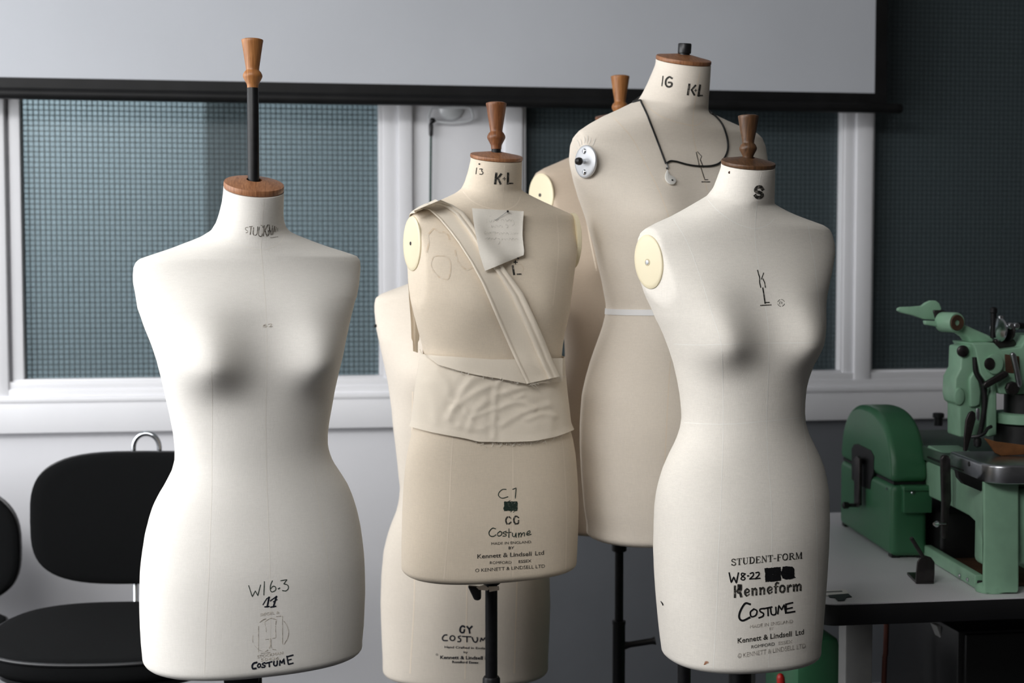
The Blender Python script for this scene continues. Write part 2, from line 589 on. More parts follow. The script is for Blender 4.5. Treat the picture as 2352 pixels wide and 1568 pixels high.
FORMS = {
'A': dict(X=-0.0828, Y=2.3877, rz=0.26131,
  lm=[0.7324, 0.8642, 1.0812, 1.2246, 1.3032, 1.38, 1.4254, 1.5046],
  f=[0.125, 0.122, 0.092, 0.098, 0.092, 0.066, 0.056, 0.047],
  b=[0.118, 0.128, 0.088, 0.095, 0.092, 0.072, 0.06, 0.05],
  n=[2.35, 2.3, 2.1, 2.25, 2.4, 1.9, 1.75, 2.0],
  cy=[0, 0, 0, 0, 0, 0.005, 0.0, -0.02],
  tilt=[0, 0, 0, 0, 0, 0, 0.1549, 0.3443],
  bust=[(-0.094, 1.2261, 0.05, 0.056, 0.072, 0.042), (0.094, 1.2261, 0.05, 0.056, 0.072, 0.042)],
  z=[744.4,752.9,761.4,769.9,778.4,786.9,795.4,803.9,812.4,820.9,829.4,837.9,846.4,854.9,863.4,871.9,880.4,888.9,897.4,905.9,914.4,922.9,931.4,939.9,948.4,956.9,965.4,973.9,982.4,990.9,999.4,1007.9,1016.4,1024.9,1033.4,1041.9,1050.4,1058.9,1067.4,1075.9,1084.4,1092.9,1101.4,1109.9,1118.4,1126.9,1135.4,1143.9,1152.4,1160.9,1169.4,1177.9,1186.4,1194.9,1203.4,1211.9,1220.4,1228.9,1237.4,1245.9,1254.4,1262.9,1271.4,1279.9,1288.4,1296.9,1305.4,1308.2,1311.0,1313.8,1316.6,1319.4,1322.2,1325.0,1327.8,1330.6,1333.4,1336.2,1339.0,1341.8,1344.6,1347.4,1350.2,1353.0,1355.8,1358.6,1361.4,1364.2,1367.0,1369.8,1372.6,1375.4,1378.2,1381.0,1383.8,1386.6,1389.4,1392.2,1395.0,1397.8,1400.6,1403.4,1406.2,1409.0,1411.8,1414.6,1417.4,1420.2,1423.0,1425.8,1428.6,1431.4,1434.2,1437.0,1439.8,1442.6,1445.4,1448.2,1451.0,1453.8,1456.6,1462.6,1468.6,1474.6,1480.6,1486.6,1492.6,1498.6,1504.6],
  w=[179.7,180.1,181.0,181.8,182.5,182.9,183.4,183.7,184.0,184.3,184.6,184.7,184.6,184.4,184.2,184.0,183.8,183.4,182.8,182.0,181.0,180.0,178.8,177.7,176.4,174.5,172.5,170.5,168.0,165.3,162.0,158.1,153.9,148.6,143.6,138.6,133.6,130.1,127.4,126.0,125.2,125.4,125.8,126.7,127.9,129.4,130.9,132.5,134.1,135.7,137.1,138.5,140.0,141.4,142.9,144.7,146.8,149.0,151.5,153.9,156.4,159.2,162.1,164.9,167.6,170.2,172.9,173.8,174.8,175.7,176.4,177.1,177.8,178.6,179.6,180.5,181.2,181.8,182.4,183.1,183.8,184.5,185.1,185.6,186.0,186.3,186.5,186.8,186.9,187.0,187.1,187.1,187.2,186.6,185.9,185.1,183.5,181.0,176.2,171.0,162.8,154.3,145.5,136.6,128.0,119.8,112.0,103.8,96.1,89.0,82.3,76.0,70.4,65.6,62.7,60.5,58.3,56.8,55.8,54.7,53.7,52.3,51.2,50.3,49.5,49.1,48.7,48.4,48.3],
  cx=[3.6,3.4,3.6,3.7,4.0,4.1,4.1,4.3,4.4,4.6,4.8,4.9,5.0,5.1,5.2,5.3,5.4,5.5,5.7,5.8,6.0,6.1,6.3,6.4,6.5,6.6,6.9,6.9,7.0,7.1,7.4,7.8,8.3,8.4,8.2,7.7,7.1,6.1,5.5,4.4,3.7,3.4,3.0,3.1,3.0,2.9,2.9,2.9,2.7,2.5,2.1,1.8,1.5,1.2,0.9,0.7,0.7,1.0,0.9,0.7,0.5,0.2,-0.2,-0.7,-1.0,-1.0,-1.1,-1.2,-1.2,-1.2,-0.9,-0.7,-0.4,0.0,0.6,1.1,1.3,1.5,1.7,1.9,2.0,2.2,2.3,2.3,2.5,2.7,2.9,3.1,3.3,3.7,4.0,4.3,4.6,5.1,5.6,6.2,7.5,8.6,11.3,14.2,14.3,14.2,13.9,13.1,12.0,11.2,10.7,10.6,10.0,9.9,8.8,7.1,6.5,5.5,4.5,4.1,3.7,4.0,3.9,3.9,3.8,4.2,4.5,4.9,5.4,5.6,5.7,5.8,5.6],
),
'B': dict(X=0.3489, Y=2.6272, rz=0.23446,
  lm=[0.8156, 0.921, 1.1806, 1.3094, 1.3816, 1.4576, 1.5134, 1.5747],
  f=[0.112, 0.115, 0.098, 0.1, 0.088, 0.058, 0.05, 0.046],
  b=[0.105, 0.112, 0.088, 0.092, 0.085, 0.064, 0.055, 0.048],
  n=[2.4, 2.35, 2.2, 2.3, 2.4, 1.9, 1.75, 2.0],
  cy=[0, 0, 0, 0, 0, 0.005, 0.0, -0.02],
  tilt=[0, 0, 0, 0, 0, 0, 0.0957, 0.2126],
  bust=[(-0.07, 1.3094, 0.012, 0.05, 0.07, 0.05), (0.07, 1.3094, 0.012, 0.05, 0.07, 0.05)],
  z=[827.6,836.1,844.6,853.1,861.6,870.1,878.6,887.1,895.6,904.1,912.6,921.1,929.6,938.1,946.6,955.1,963.6,972.1,980.6,989.1,997.6,1006.1,1014.6,1023.1,1031.6,1040.1,1048.6,1057.1,1065.6,1074.1,1082.6,1091.1,1099.6,1108.1,1116.6,1125.1,1133.6,1142.1,1150.6,1159.1,1167.6,1176.1,1184.6,1193.1,1201.6,1210.1,1218.6,1227.1,1235.6,1244.1,1252.6,1261.1,1269.6,1278.1,1286.6,1295.1,1303.6,1312.1,1320.6,1329.1,1337.6,1346.1,1354.6,1363.1,1371.6,1380.1,1388.6,1391.4,1394.2,1397.0,1399.8,1402.6,1405.4,1408.2,1411.0,1413.8,1416.6,1419.4,1422.2,1425.0,1427.8,1430.6,1433.4,1436.2,1439.0,1441.8,1444.6,1447.4,1450.2,1453.0,1455.8,1458.6,1461.4,1464.2,1467.0,1469.8,1472.6,1475.4,1478.2,1481.0,1483.8,1486.6,1489.4,1492.2,1495.0,1497.8,1500.6,1503.4,1506.2,1509.0,1511.8,1514.6,1517.4,1520.2,1523.0,1525.8,1528.6,1531.4,1534.2,1537.0,1539.8,1542.6,1545.4,1551.4,1557.4,1563.4,1569.4,1575.4],
  w=[165.5,165.7,165.8,166.0,166.1,166.2,166.3,166.3,166.3,166.3,166.3,166.3,166.3,166.2,165.9,165.5,165.1,164.8,164.4,163.9,163.2,162.6,161.9,161.0,159.9,158.5,156.9,155.2,153.0,150.7,148.6,146.6,145.3,144.3,143.2,142.1,141.1,140.0,139.0,137.9,136.8,135.6,134.2,133.0,132.0,131.2,130.8,131.3,132.4,134.3,136.1,138.1,140.4,142.7,144.8,146.8,148.4,150.1,151.6,152.8,154.1,155.4,156.6,157.7,158.9,160.2,161.6,162.3,162.8,163.4,163.9,164.5,165.0,165.5,166.1,166.6,167.2,167.7,168.1,168.4,168.6,168.8,169.0,169.2,169.2,169.0,168.8,168.5,168.3,168.0,167.6,167.1,166.0,164.9,163.8,162.2,159.8,156.9,152.7,147.6,141.3,134.7,128.0,121.1,114.2,107.4,100.5,93.9,87.3,81.0,74.7,68.9,63.9,59.4,56.7,55.8,55.0,54.2,53.4,52.8,52.3,51.7,51.1,49.9,48.9,47.9,47.0,46.8],
  cx=[-3.3,-3.1,-2.8,-2.6,-2.4,-2.1,-1.8,-1.5,-1.2,-1.0,-0.8,-0.5,-0.3,-0.0,0.0,0.1,0.1,0.2,0.2,0.4,0.5,0.5,0.6,0.8,1.0,0.9,1.0,1.2,1.0,0.8,0.6,0.6,0.8,0.9,0.9,0.7,0.4,0.1,-0.1,-0.2,-0.2,-0.2,0.2,0.9,1.6,2.1,2.9,3.3,3.2,2.8,2.4,2.0,1.9,1.9,1.9,1.7,1.2,0.7,0.4,0.4,0.4,0.5,0.7,1.0,1.4,1.7,2.1,2.3,2.5,2.8,3.0,3.2,3.4,3.6,3.9,4.1,4.3,4.5,4.7,4.9,5.1,5.4,5.6,5.8,5.9,6.2,6.5,6.7,7.0,7.2,7.3,7.3,7.8,8.3,8.7,8.9,9.1,9.7,9.2,8.2,7.8,7.1,6.3,5.7,5.5,5.3,5.0,4.7,4.4,4.2,4.1,3.3,2.3,1.6,1.2,1.7,2.1,2.6,3.0,3.1,3.2,3.3,3.5,3.6,3.6,3.5,3.5,3.0],
),
'C': dict(X=0.7108, Y=2.7254, rz=0.26863,
  lm=[0.8536, 1.0497, 1.2952, 1.4746, 1.4999, 1.6008, 1.6745, 1.7714],
  f=[0.125, 0.13, 0.098, 0.118, 0.108, 0.078, 0.066, 0.052],
  b=[0.115, 0.125, 0.09, 0.11, 0.108, 0.08, 0.068, 0.055],
  n=[2.35, 2.3, 2.15, 2.3, 2.4, 1.95, 1.75, 2.0],
  cy=[0, 0, 0, 0, 0, 0.0, -0.02, -0.03],
  tilt=[0, 0, 0, 0, 0, 0, 0.129, 0.2867],
  bust=[(-0.085, 1.4704, 0.018, 0.065, 0.09, 0.06), (0.085, 1.4704, 0.018, 0.065, 0.09, 0.06)],
  z=[865.6,874.1,882.6,891.1,899.6,908.1,916.6,925.1,933.6,942.1,950.6,959.1,967.6,976.1,984.6,993.1,1001.6,1010.1,1018.6,1027.1,1035.6,1044.1,1052.6,1061.1,1069.6,1078.1,1086.6,1095.1,1103.6,1112.1,1120.6,1129.1,1137.6,1146.1,1154.6,1163.1,1171.6,1180.1,1188.6,1197.1,1205.6,1214.1,1222.6,1231.1,1239.6,1248.1,1256.6,1265.1,1273.6,1282.1,1290.6,1299.1,1307.6,1316.1,1324.6,1333.1,1341.6,1350.1,1358.6,1367.1,1375.6,1384.1,1392.6,1401.1,1409.6,1418.1,1426.6,1435.1,1443.6,1452.1,1460.6,1469.1,1477.6,1486.1,1494.6,1503.1,1505.9,1508.7,1511.5,1514.3,1517.1,1519.9,1522.7,1525.5,1528.3,1531.1,1533.9,1536.7,1539.5,1542.3,1545.1,1547.9,1550.7,1553.5,1556.3,1559.1,1561.9,1564.7,1567.5,1570.3,1573.1,1575.9,1578.7,1581.5,1584.3,1587.1,1589.9,1592.7,1595.5,1598.3,1601.1,1603.9,1606.7,1609.5,1612.3,1615.1,1617.9,1620.7,1623.5,1626.3,1629.1,1631.9,1634.7,1637.5,1640.3,1643.1,1645.9,1648.7,1651.5,1654.3,1657.1,1659.9,1662.7,1665.5,1668.3,1671.1,1673.9,1676.7,1679.5,1682.3,1685.1,1687.9,1690.7,1693.5,1696.3,1699.1,1701.9,1704.7,1710.7,1716.7,1722.7,1728.7,1734.7,1740.7,1746.7,1752.7,1758.7,1764.7,1770.7],
  w=[167.9,167.8,168.5,170.1,171.7,173.3,174.7,175.6,176.6,177.6,178.5,179.4,180.1,180.7,181.3,181.9,182.5,183.1,183.6,183.8,184.0,184.0,184.0,184.1,184.1,183.9,183.5,183.2,182.9,182.4,181.7,181.1,180.0,178.7,177.1,175.4,173.4,171.3,169.2,166.7,163.5,160.2,156.8,153.4,150.0,146.6,143.2,140.0,137.5,135.0,132.9,132.6,132.6,133.7,135.7,137.6,139.6,141.6,144.0,146.4,148.8,151.1,153.2,155.2,157.1,159.1,161.3,163.7,166.0,168.4,170.9,173.4,176.1,179.0,182.3,185.7,187.1,188.4,189.6,190.8,192.0,193.2,194.4,195.6,196.8,198.0,199.3,200.5,201.7,203.0,204.1,205.2,206.3,207.3,208.3,209.2,210.2,211.1,212.0,212.9,213.7,214.4,215.1,215.8,216.5,216.9,216.9,216.7,216.6,216.4,216.1,215.8,215.4,214.7,213.9,213.0,212.2,211.0,209.1,207.0,204.9,202.8,200.5,196.5,192.2,187.9,181.7,175.0,167.7,159.6,151.8,144.6,137.3,129.5,121.9,114.5,107.1,100.1,94.3,88.6,83.5,80.0,76.5,73.1,70.6,69.4,68.3,67.2,65.2,63.5,61.8,60.2,58.7,57.2,55.6,54.1,52.7,52.1,52.3],
  cx=[5.1,5.1,5.4,5.5,5.7,5.8,5.9,6.1,6.3,6.5,6.6,6.7,6.7,6.7,6.8,6.8,6.9,6.9,6.8,6.5,6.3,6.3,6.2,6.2,6.0,5.8,5.8,5.8,5.8,5.7,5.4,5.0,5.1,5.4,5.6,5.6,5.7,6.0,6.2,6.2,5.9,5.7,5.5,5.4,5.3,5.2,5.1,5.0,4.8,4.6,4.7,4.7,4.6,4.1,4.4,4.7,5.0,5.4,5.7,6.1,6.4,6.7,6.9,7.0,7.0,7.0,6.8,6.4,5.9,5.5,5.3,5.1,4.9,4.8,4.8,4.6,4.6,4.5,4.4,4.3,4.3,4.3,4.3,4.3,4.2,4.2,4.1,4.1,4.0,3.9,4.0,4.0,4.1,4.1,4.0,3.9,3.8,3.7,3.6,3.5,3.6,3.6,3.6,3.6,3.5,3.2,3.1,3.0,3.0,2.9,2.8,2.6,2.5,2.7,2.8,2.9,2.9,2.6,2.6,2.8,3.0,3.2,3.2,3.1,3.0,2.7,0.8,-1.4,-3.9,-6.8,-9.5,-11.5,-13.3,-14.6,-15.6,-16.4,-17.2,-17.8,-17.3,-16.6,-15.3,-12.4,-9.4,-6.4,-4.2,-3.3,-2.4,-1.4,0.3,2.0,3.7,5.3,6.7,8.1,9.5,10.9,12.1,12.7,12.6],
),
'D': dict(X=0.7477, Y=2.3662, rz=0.11303,
  lm=[0.7101, 0.9028, 1.1247, 1.2478, 1.3296, 1.4185, 1.4812, 1.5482],
  f=[0.118, 0.12, 0.09, 0.095, 0.09, 0.066, 0.056, 0.046],
  b=[0.112, 0.126, 0.085, 0.092, 0.09, 0.07, 0.058, 0.048],
  n=[2.35, 2.3, 2.1, 2.25, 2.4, 1.9, 1.75, 2.0],
  cy=[0, 0, 0, 0, 0, 0.005, 0.0, -0.02],
  tilt=[0, 0, 0, 0, 0, 0, 0.1122, 0.2493],
  bust=[(-0.083, 1.2523, 0.043, 0.053, 0.07, 0.04), (0.083, 1.2523, 0.043, 0.053, 0.07, 0.04)],
  z=[722.1,730.6,739.1,747.6,756.1,764.6,773.1,781.6,790.1,798.6,807.1,815.6,824.1,832.6,841.1,849.6,858.1,866.6,875.1,883.6,892.1,900.6,909.1,917.6,926.1,934.6,943.1,951.6,960.1,968.6,977.1,985.6,994.1,1002.6,1011.1,1019.6,1028.1,1036.6,1045.1,1053.6,1062.1,1070.6,1079.1,1087.6,1096.1,1104.6,1113.1,1121.6,1130.1,1138.6,1147.1,1155.6,1164.1,1172.6,1181.1,1189.6,1198.1,1206.6,1215.1,1223.6,1232.1,1240.6,1249.1,1257.6,1266.1,1274.6,1283.1,1291.6,1300.1,1308.6,1317.1,1325.6,1334.1,1336.9,1339.7,1342.5,1345.3,1348.1,1350.9,1353.7,1356.5,1359.3,1362.1,1364.9,1367.7,1370.5,1373.3,1376.1,1378.9,1381.7,1384.5,1387.3,1390.1,1392.9,1395.7,1398.5,1401.3,1404.1,1406.9,1409.7,1412.5,1415.3,1418.1,1420.9,1423.7,1426.5,1429.3,1432.1,1434.9,1437.7,1440.5,1443.3,1446.1,1448.9,1451.7,1454.5,1457.3,1460.1,1462.9,1465.7,1468.5,1471.3,1474.1,1476.9,1479.7,1482.5,1485.3,1488.1,1490.9,1493.7,1496.5,1499.3,1502.1,1504.9,1507.7,1510.5,1513.3,1519.3,1525.3,1531.3,1537.3,1543.3,1549.3],
  w=[135.5,136.1,137.2,138.4,139.4,140.2,141.0,141.7,142.4,143.2,143.9,144.6,145.3,145.9,146.5,147.2,147.7,148.2,148.6,149.1,149.6,149.9,150.0,150.2,150.4,150.7,151.0,151.0,151.1,151.2,151.0,150.8,150.2,148.9,147.4,145.6,143.4,141.0,137.6,133.9,129.9,125.4,120.9,116.6,113.0,110.2,108.1,106.9,106.7,106.9,107.4,108.1,108.9,110.0,111.5,113.1,115.1,116.9,118.8,121.7,124.6,127.5,131.1,134.1,137.1,140.2,143.3,146.4,148.7,150.9,153.7,156.8,159.7,160.8,161.8,162.9,163.9,165.0,166.1,167.1,168.2,169.2,170.2,171.3,172.3,173.2,174.0,174.9,175.8,176.6,177.4,178.2,178.8,179.3,179.8,180.3,180.8,181.2,181.3,181.4,181.5,181.4,181.1,180.6,180.0,179.2,178.1,176.9,175.7,173.6,170.9,168.1,164.0,158.9,153.6,146.1,138.5,130.8,123.1,115.9,109.1,102.5,96.2,90.2,84.5,78.9,73.6,68.5,65.5,62.6,59.7,58.0,56.6,55.3,53.9,52.8,52.0,50.4,48.8,47.4,46.0,44.8,44.7],
  cx=[0.6,0.0,-0.2,-0.1,-0.1,-0.2,-0.3,-0.5,-0.5,-0.6,-0.7,-0.7,-0.7,-0.7,-0.7,-0.7,-0.7,-0.6,-0.5,-0.5,-0.4,-0.2,0.0,0.2,0.4,0.6,0.8,0.9,0.9,0.9,1.3,1.7,2.0,2.3,2.5,2.8,3.0,3.3,3.4,3.5,3.4,3.4,3.3,2.9,2.4,2.3,1.7,1.7,1.1,0.9,0.5,0.3,0.1,-0.4,-0.4,-0.5,-0.5,-0.7,-0.8,-0.7,-0.7,-0.8,-0.7,-1.2,-1.7,-2.7,-3.8,-5.6,-7.0,-8.5,-10.2,-11.7,-12.6,-12.8,-12.8,-12.9,-13.0,-13.0,-13.1,-13.1,-13.1,-13.0,-13.0,-12.9,-12.8,-12.6,-12.4,-12.2,-12.0,-11.9,-11.8,-11.6,-11.4,-11.1,-10.8,-10.5,-10.3,-10.1,-10.2,-10.3,-10.4,-10.2,-10.0,-10.1,-10.2,-10.1,-9.8,-9.4,-9.2,-8.6,-7.5,-6.4,-5.5,-5.2,-5.2,-6.4,-7.5,-8.6,-9.6,-11.0,-12.3,-13.2,-13.9,-14.5,-14.9,-15.1,-15.2,-14.8,-12.6,-10.4,-8.0,-6.7,-5.7,-4.8,-3.9,-3.2,-2.9,-2.4,-2.0,-1.7,-1.3,-1.2,-1.8],
),
'E': dict(X=0.3503, Y=3.0313, rz=-0.11510,
  lm=[0.5072, 0.6729, 0.9099, 1.1598, 1.2155, 1.2988, 1.3634, 1.4647],
  f=[0.115, 0.118, 0.098, 0.115, 0.1, 0.07, 0.06, 0.05],
  b=[0.115, 0.122, 0.09, 0.1, 0.1, 0.075, 0.065, 0.052],
  n=[2.4, 2.35, 2.2, 2.3, 2.4, 1.9, 1.75, 2.0],
  cy=[0, 0, 0, 0, 0, 0.005, 0.0, -0.02],
  tilt=[0, 0, 0, 0, 0, 0, 0.0957, 0.2126],
  bust=[(-0.085, 1.1598, 0.03, 0.06, 0.085, 0.05), (0.085, 1.1598, 0.03, 0.06, 0.085, 0.05)],
  z=[519.2,527.7,536.2,544.7,553.2,561.7,570.2,578.7,587.2,595.7,604.2,612.7,621.2,629.7,638.2,646.7,655.2,663.7,672.2,680.7,689.2,697.7,706.2,714.7,723.2,731.7,740.2,748.7,757.2,765.7,774.2,782.7,791.2,799.7,808.2,816.7,825.2,833.7,842.2,850.7,859.2,867.7,876.2,884.7,893.2,901.7,910.2,918.7,927.2,935.7,944.2,952.7,961.2,969.7,978.2,986.7,995.2,1003.7,1012.2,1020.7,1029.2,1037.7,1046.2,1054.7,1063.2,1071.7,1080.2,1088.7,1097.2,1105.7,1114.2,1122.7,1131.2,1139.7,1148.2,1156.7,1165.2,1173.7,1182.2,1190.7,1199.2,1207.7,1216.2,1219.0,1221.8,1224.6,1227.4,1230.2,1233.0,1235.8,1238.6,1241.4,1244.2,1247.0,1249.8,1252.6,1255.4,1258.2,1261.0,1263.8,1266.6,1269.4,1272.2,1275.0,1277.8,1280.6,1283.4,1286.2,1289.0,1291.8,1294.6,1297.4,1300.2,1303.0,1305.8,1308.6,1311.4,1314.2,1317.0,1319.8,1322.6,1325.4,1328.2,1331.0,1333.8,1336.6,1339.4,1342.2,1345.0,1347.8,1350.6,1353.4,1356.2,1359.0,1361.8,1364.6,1367.4,1370.2,1373.0,1375.8,1378.6,1381.4,1384.2,1387.0,1389.8,1392.6,1395.4,1401.4,1407.4,1413.4,1419.4,1425.4,1431.4,1437.4,1443.4,1449.4,1455.4,1461.4],
  w=[177.5,177.5,177.5,177.7,178.0,178.4,178.7,179.1,179.5,179.8,180.1,180.4,180.6,180.9,181.1,181.3,181.6,181.7,181.4,181.1,180.8,180.5,180.3,180.0,179.6,178.9,178.1,177.3,176.5,175.7,174.5,172.6,170.6,168.6,166.2,163.5,160.7,158.0,155.4,152.8,150.3,148.2,146.2,144.7,143.9,143.1,142.6,143.6,144.6,145.6,146.4,147.2,147.9,148.8,149.8,150.7,151.6,152.6,153.6,154.6,155.7,156.7,157.5,158.2,158.9,159.6,160.3,161.5,162.6,163.7,164.8,166.0,167.1,168.5,170.3,172.1,173.9,175.7,177.5,179.4,181.2,183.1,184.9,185.6,186.2,186.8,187.4,188.1,188.7,189.3,189.9,190.5,191.1,191.8,192.4,192.9,193.2,193.4,193.7,194.0,194.3,194.6,194.9,195.1,195.4,195.7,196.0,196.2,196.2,196.2,196.2,196.2,196.1,195.8,195.1,194.5,193.8,192.2,188.6,184.8,180.0,172.9,165.7,158.5,150.9,143.3,135.7,128.1,121.0,114.2,107.4,100.6,93.9,88.6,83.3,78.1,72.8,67.7,65.4,64.1,62.8,61.5,60.3,59.0,57.7,56.9,56.4,55.5,54.6,53.6,52.7,51.8,51.3,51.1,50.9,50.8,50.6,50.4],
  cx=[-3.6,-3.6,-3.6,-3.5,-3.5,-3.5,-3.5,-3.5,-3.4,-3.4,-3.4,-3.4,-3.4,-3.4,-3.4,-3.4,-3.3,-3.4,-3.4,-3.4,-3.4,-3.4,-3.3,-3.3,-3.4,-3.4,-3.4,-3.3,-3.3,-3.3,-3.5,-3.4,-3.4,-3.4,-3.5,-3.5,-3.5,-3.2,-2.3,-1.4,-0.6,-0.5,-0.5,-0.4,-0.4,-0.4,-0.2,-0.2,-0.2,-0.2,-0.2,-0.2,-0.1,-0.1,-0.1,-0.1,-0.1,-0.0,-0.0,-0.0,0.0,0.0,0.0,0.0,0.0,0.1,0.1,0.1,0.1,0.2,0.2,0.2,0.2,0.2,0.3,0.3,0.3,0.3,0.3,0.4,0.4,0.4,0.4,0.4,0.4,0.4,0.4,0.4,0.4,0.5,0.5,0.5,0.5,0.5,0.5,0.5,0.5,0.5,0.5,0.5,0.5,0.5,0.5,0.5,0.5,0.5,0.5,0.5,0.5,0.5,0.5,0.5,0.5,0.5,0.5,0.5,0.5,0.4,0.4,0.4,0.2,0.2,0.2,0.2,0.2,0.2,0.2,0.2,0.2,0.3,0.3,0.3,0.3,0.3,0.3,0.3,0.3,0.3,0.3,0.3,0.3,0.3,0.3,0.3,0.3,0.3,0.3,0.3,0.3,0.3,0.4,0.4,0.4,0.4,0.4,0.4,0.4,0.4],
),
'G': dict(X=0.7101, Y=3.1501, rz=0.09254,
  lm=[0.7925, 0.9607, 1.1818, 1.3722, 1.4694, 1.5614, 1.6223, 1.7014],
  f=[0.118, 0.12, 0.09, 0.095, 0.09, 0.07, 0.06, 0.05],
  b=[0.112, 0.126, 0.085, 0.092, 0.09, 0.075, 0.062, 0.052],
  n=[2.35, 2.3, 2.15, 2.3, 2.4, 1.9, 1.75, 2.0],
  cy=[0, 0, 0, 0, 0, 0.005, 0.0, -0.02],
  tilt=[0, 0, 0, 0, 0, 0, 0.0957, 0.2126],
  bust=[(-0.083, 1.3917, 0.03, 0.06, 0.085, 0.05), (0.083, 1.3917, 0.03, 0.06, 0.085, 0.05)],
  z=[804.5,813.0,821.5,830.0,838.5,847.0,855.5,864.0,872.5,881.0,889.5,898.0,906.5,915.0,923.5,932.0,940.5,949.0,957.5,966.0,974.5,983.0,991.5,1000.0,1008.5,1017.0,1025.5,1034.0,1042.5,1051.0,1059.5,1068.0,1076.5,1085.0,1093.5,1102.0,1110.5,1119.0,1127.5,1136.0,1144.5,1153.0,1161.5,1170.0,1178.5,1187.0,1195.5,1204.0,1212.5,1221.0,1229.5,1238.0,1246.5,1255.0,1263.5,1272.0,1280.5,1289.0,1297.5,1306.0,1314.5,1323.0,1331.5,1340.0,1348.5,1357.0,1365.5,1374.0,1382.5,1391.0,1399.5,1408.0,1416.5,1425.0,1433.5,1442.0,1450.5,1459.0,1467.5,1476.0,1478.8,1481.6,1484.4,1487.2,1490.0,1492.8,1495.6,1498.4,1501.2,1504.0,1506.8,1509.6,1512.4,1515.2,1518.0,1520.8,1523.6,1526.4,1529.2,1532.0,1534.8,1537.6,1540.4,1543.2,1546.0,1548.8,1551.6,1554.4,1557.2,1560.0,1562.8,1565.6,1568.4,1571.2,1574.0,1576.8,1579.6,1582.4,1585.2,1588.0,1590.8,1593.6,1596.4,1599.2,1602.0,1604.8,1607.6,1610.4,1613.2,1616.0,1618.8,1621.6,1624.4,1627.2,1630.0,1632.8,1635.6,1638.4,1641.2,1644.0,1646.8,1649.6,1652.4,1658.4,1664.4,1670.4,1676.4,1682.4,1688.4,1694.4,1700.4],
  w=[155.4,155.3,155.3,155.7,156.3,156.9,157.4,158.0,158.5,159.1,159.4,159.7,159.9,160.2,160.5,160.8,161.1,160.9,160.7,160.6,160.4,160.3,160.1,159.4,158.7,157.9,157.2,156.5,155.5,153.9,152.3,150.8,149.2,147.6,145.6,143.2,140.9,138.5,136.1,133.7,131.9,130.4,128.8,127.2,125.7,125.3,125.7,126.2,126.7,127.9,129.6,131.3,133.1,134.8,136.5,138.3,140.7,143.5,146.2,148.9,151.6,154.3,157.0,159.8,162.6,165.5,168.4,171.3,174.3,177.3,180.3,182.9,185.3,187.7,190.1,192.5,194.9,197.3,199.0,200.5,201.1,201.7,202.3,202.8,203.4,204.0,204.7,205.3,205.9,206.6,207.2,207.9,208.5,209.2,209.7,210.1,210.4,210.6,210.9,211.2,211.5,211.7,212.0,212.3,212.5,212.7,213.0,212.9,212.6,211.9,211.2,210.4,209.7,208.8,207.3,205.6,203.4,201.1,198.9,195.4,191.9,187.1,182.2,176.4,170.5,163.5,156.5,149.5,142.6,135.7,128.8,121.3,113.4,104.7,96.1,88.3,82.2,78.8,75.4,72.2,69.2,67.0,65.7,63.5,61.3,59.2,57.9,56.8,55.8,54.9,54.2],
  cx=[1.3,1.3,1.3,1.2,1.2,1.3,1.3,1.3,1.3,1.3,1.3,1.3,1.3,1.3,1.3,1.3,1.3,1.3,1.2,1.2,1.2,1.2,1.1,1.1,1.1,1.0,1.0,1.0,0.9,0.9,0.8,0.7,0.7,0.7,0.6,0.5,0.5,0.4,0.4,0.3,0.3,0.3,0.2,0.2,0.1,0.1,0.1,0.1,0.1,0.1,0.1,0.1,0.1,0.0,0.0,0.0,0.0,0.1,0.0,0.0,-0.0,-0.1,-0.1,-0.2,-0.3,-0.3,-0.3,-0.3,-0.3,-0.3,-0.2,-0.1,-0.1,-0.0,0.1,0.1,0.2,0.2,0.3,0.4,0.5,0.5,0.6,0.7,0.7,0.8,0.9,1.0,1.1,1.2,1.3,1.5,1.6,1.7,1.9,2.1,2.2,2.3,2.4,2.5,2.6,2.7,2.8,2.8,2.9,3.0,3.0,3.4,3.8,3.8,3.8,3.8,3.8,3.9,4.5,5.0,4.9,4.8,4.7,5.8,6.9,6.8,6.5,7.2,7.8,7.4,7.0,6.5,6.0,5.6,5.2,5.4,5.4,4.9,4.3,2.9,0.1,-0.3,-0.5,-0.8,-1.3,-2.6,-3.0,-3.5,-4.1,-4.8,-5.7,-6.3,-6.9,-7.4,-8.2],
),
}
# ------------------------------------------------------------------ dress forms
def form_points(B, z, w, cx, ph):
    lm = B['lm']
    f = pchip(lm, B['f'], z); bk = pchip(lm, B['b'], z); n = pchip(lm, B['n'], z); cy = pchip(lm, B['cy'], z); tl = pchip(lm, B['tilt'], z)
    c, s = np.cos(ph), np.sin(ph)
    e = (2 / n)[:, None]
    x = cx[:, None] + w[:, None] * np.sign(c) * np.abs(c) ** e
    ys = np.abs(s) ** e
    y = cy[:, None] + np.where(s > 0, -f[:, None] * ys, bk[:, None] * ys)
    Z = z[:, None] + tl[:, None] * (y - cy[:, None])
    for (bx, bz, am, sx, su, sd) in B['bust']:
        g = np.exp(-((x - cx[:, None] - bx) / sx) ** 2 - np.where(Z > bz, ((Z - bz) / su) ** 2, ((Z - bz) / sd) ** 2))
        y = y - am * g * np.where(s > 0, np.abs(s) ** .35, 0)
    return np.stack([x, y, Z], -1)


def to_world(B, p):
    c, s = math.cos(B['rz']), math.sin(B['rz'])
    p = np.asarray(p)
    return np.stack([B['X'] + c * p[..., 0] - s * p[..., 1], B['Y'] + s * p[..., 0] + c * p[..., 1], p[..., 2]], -1)


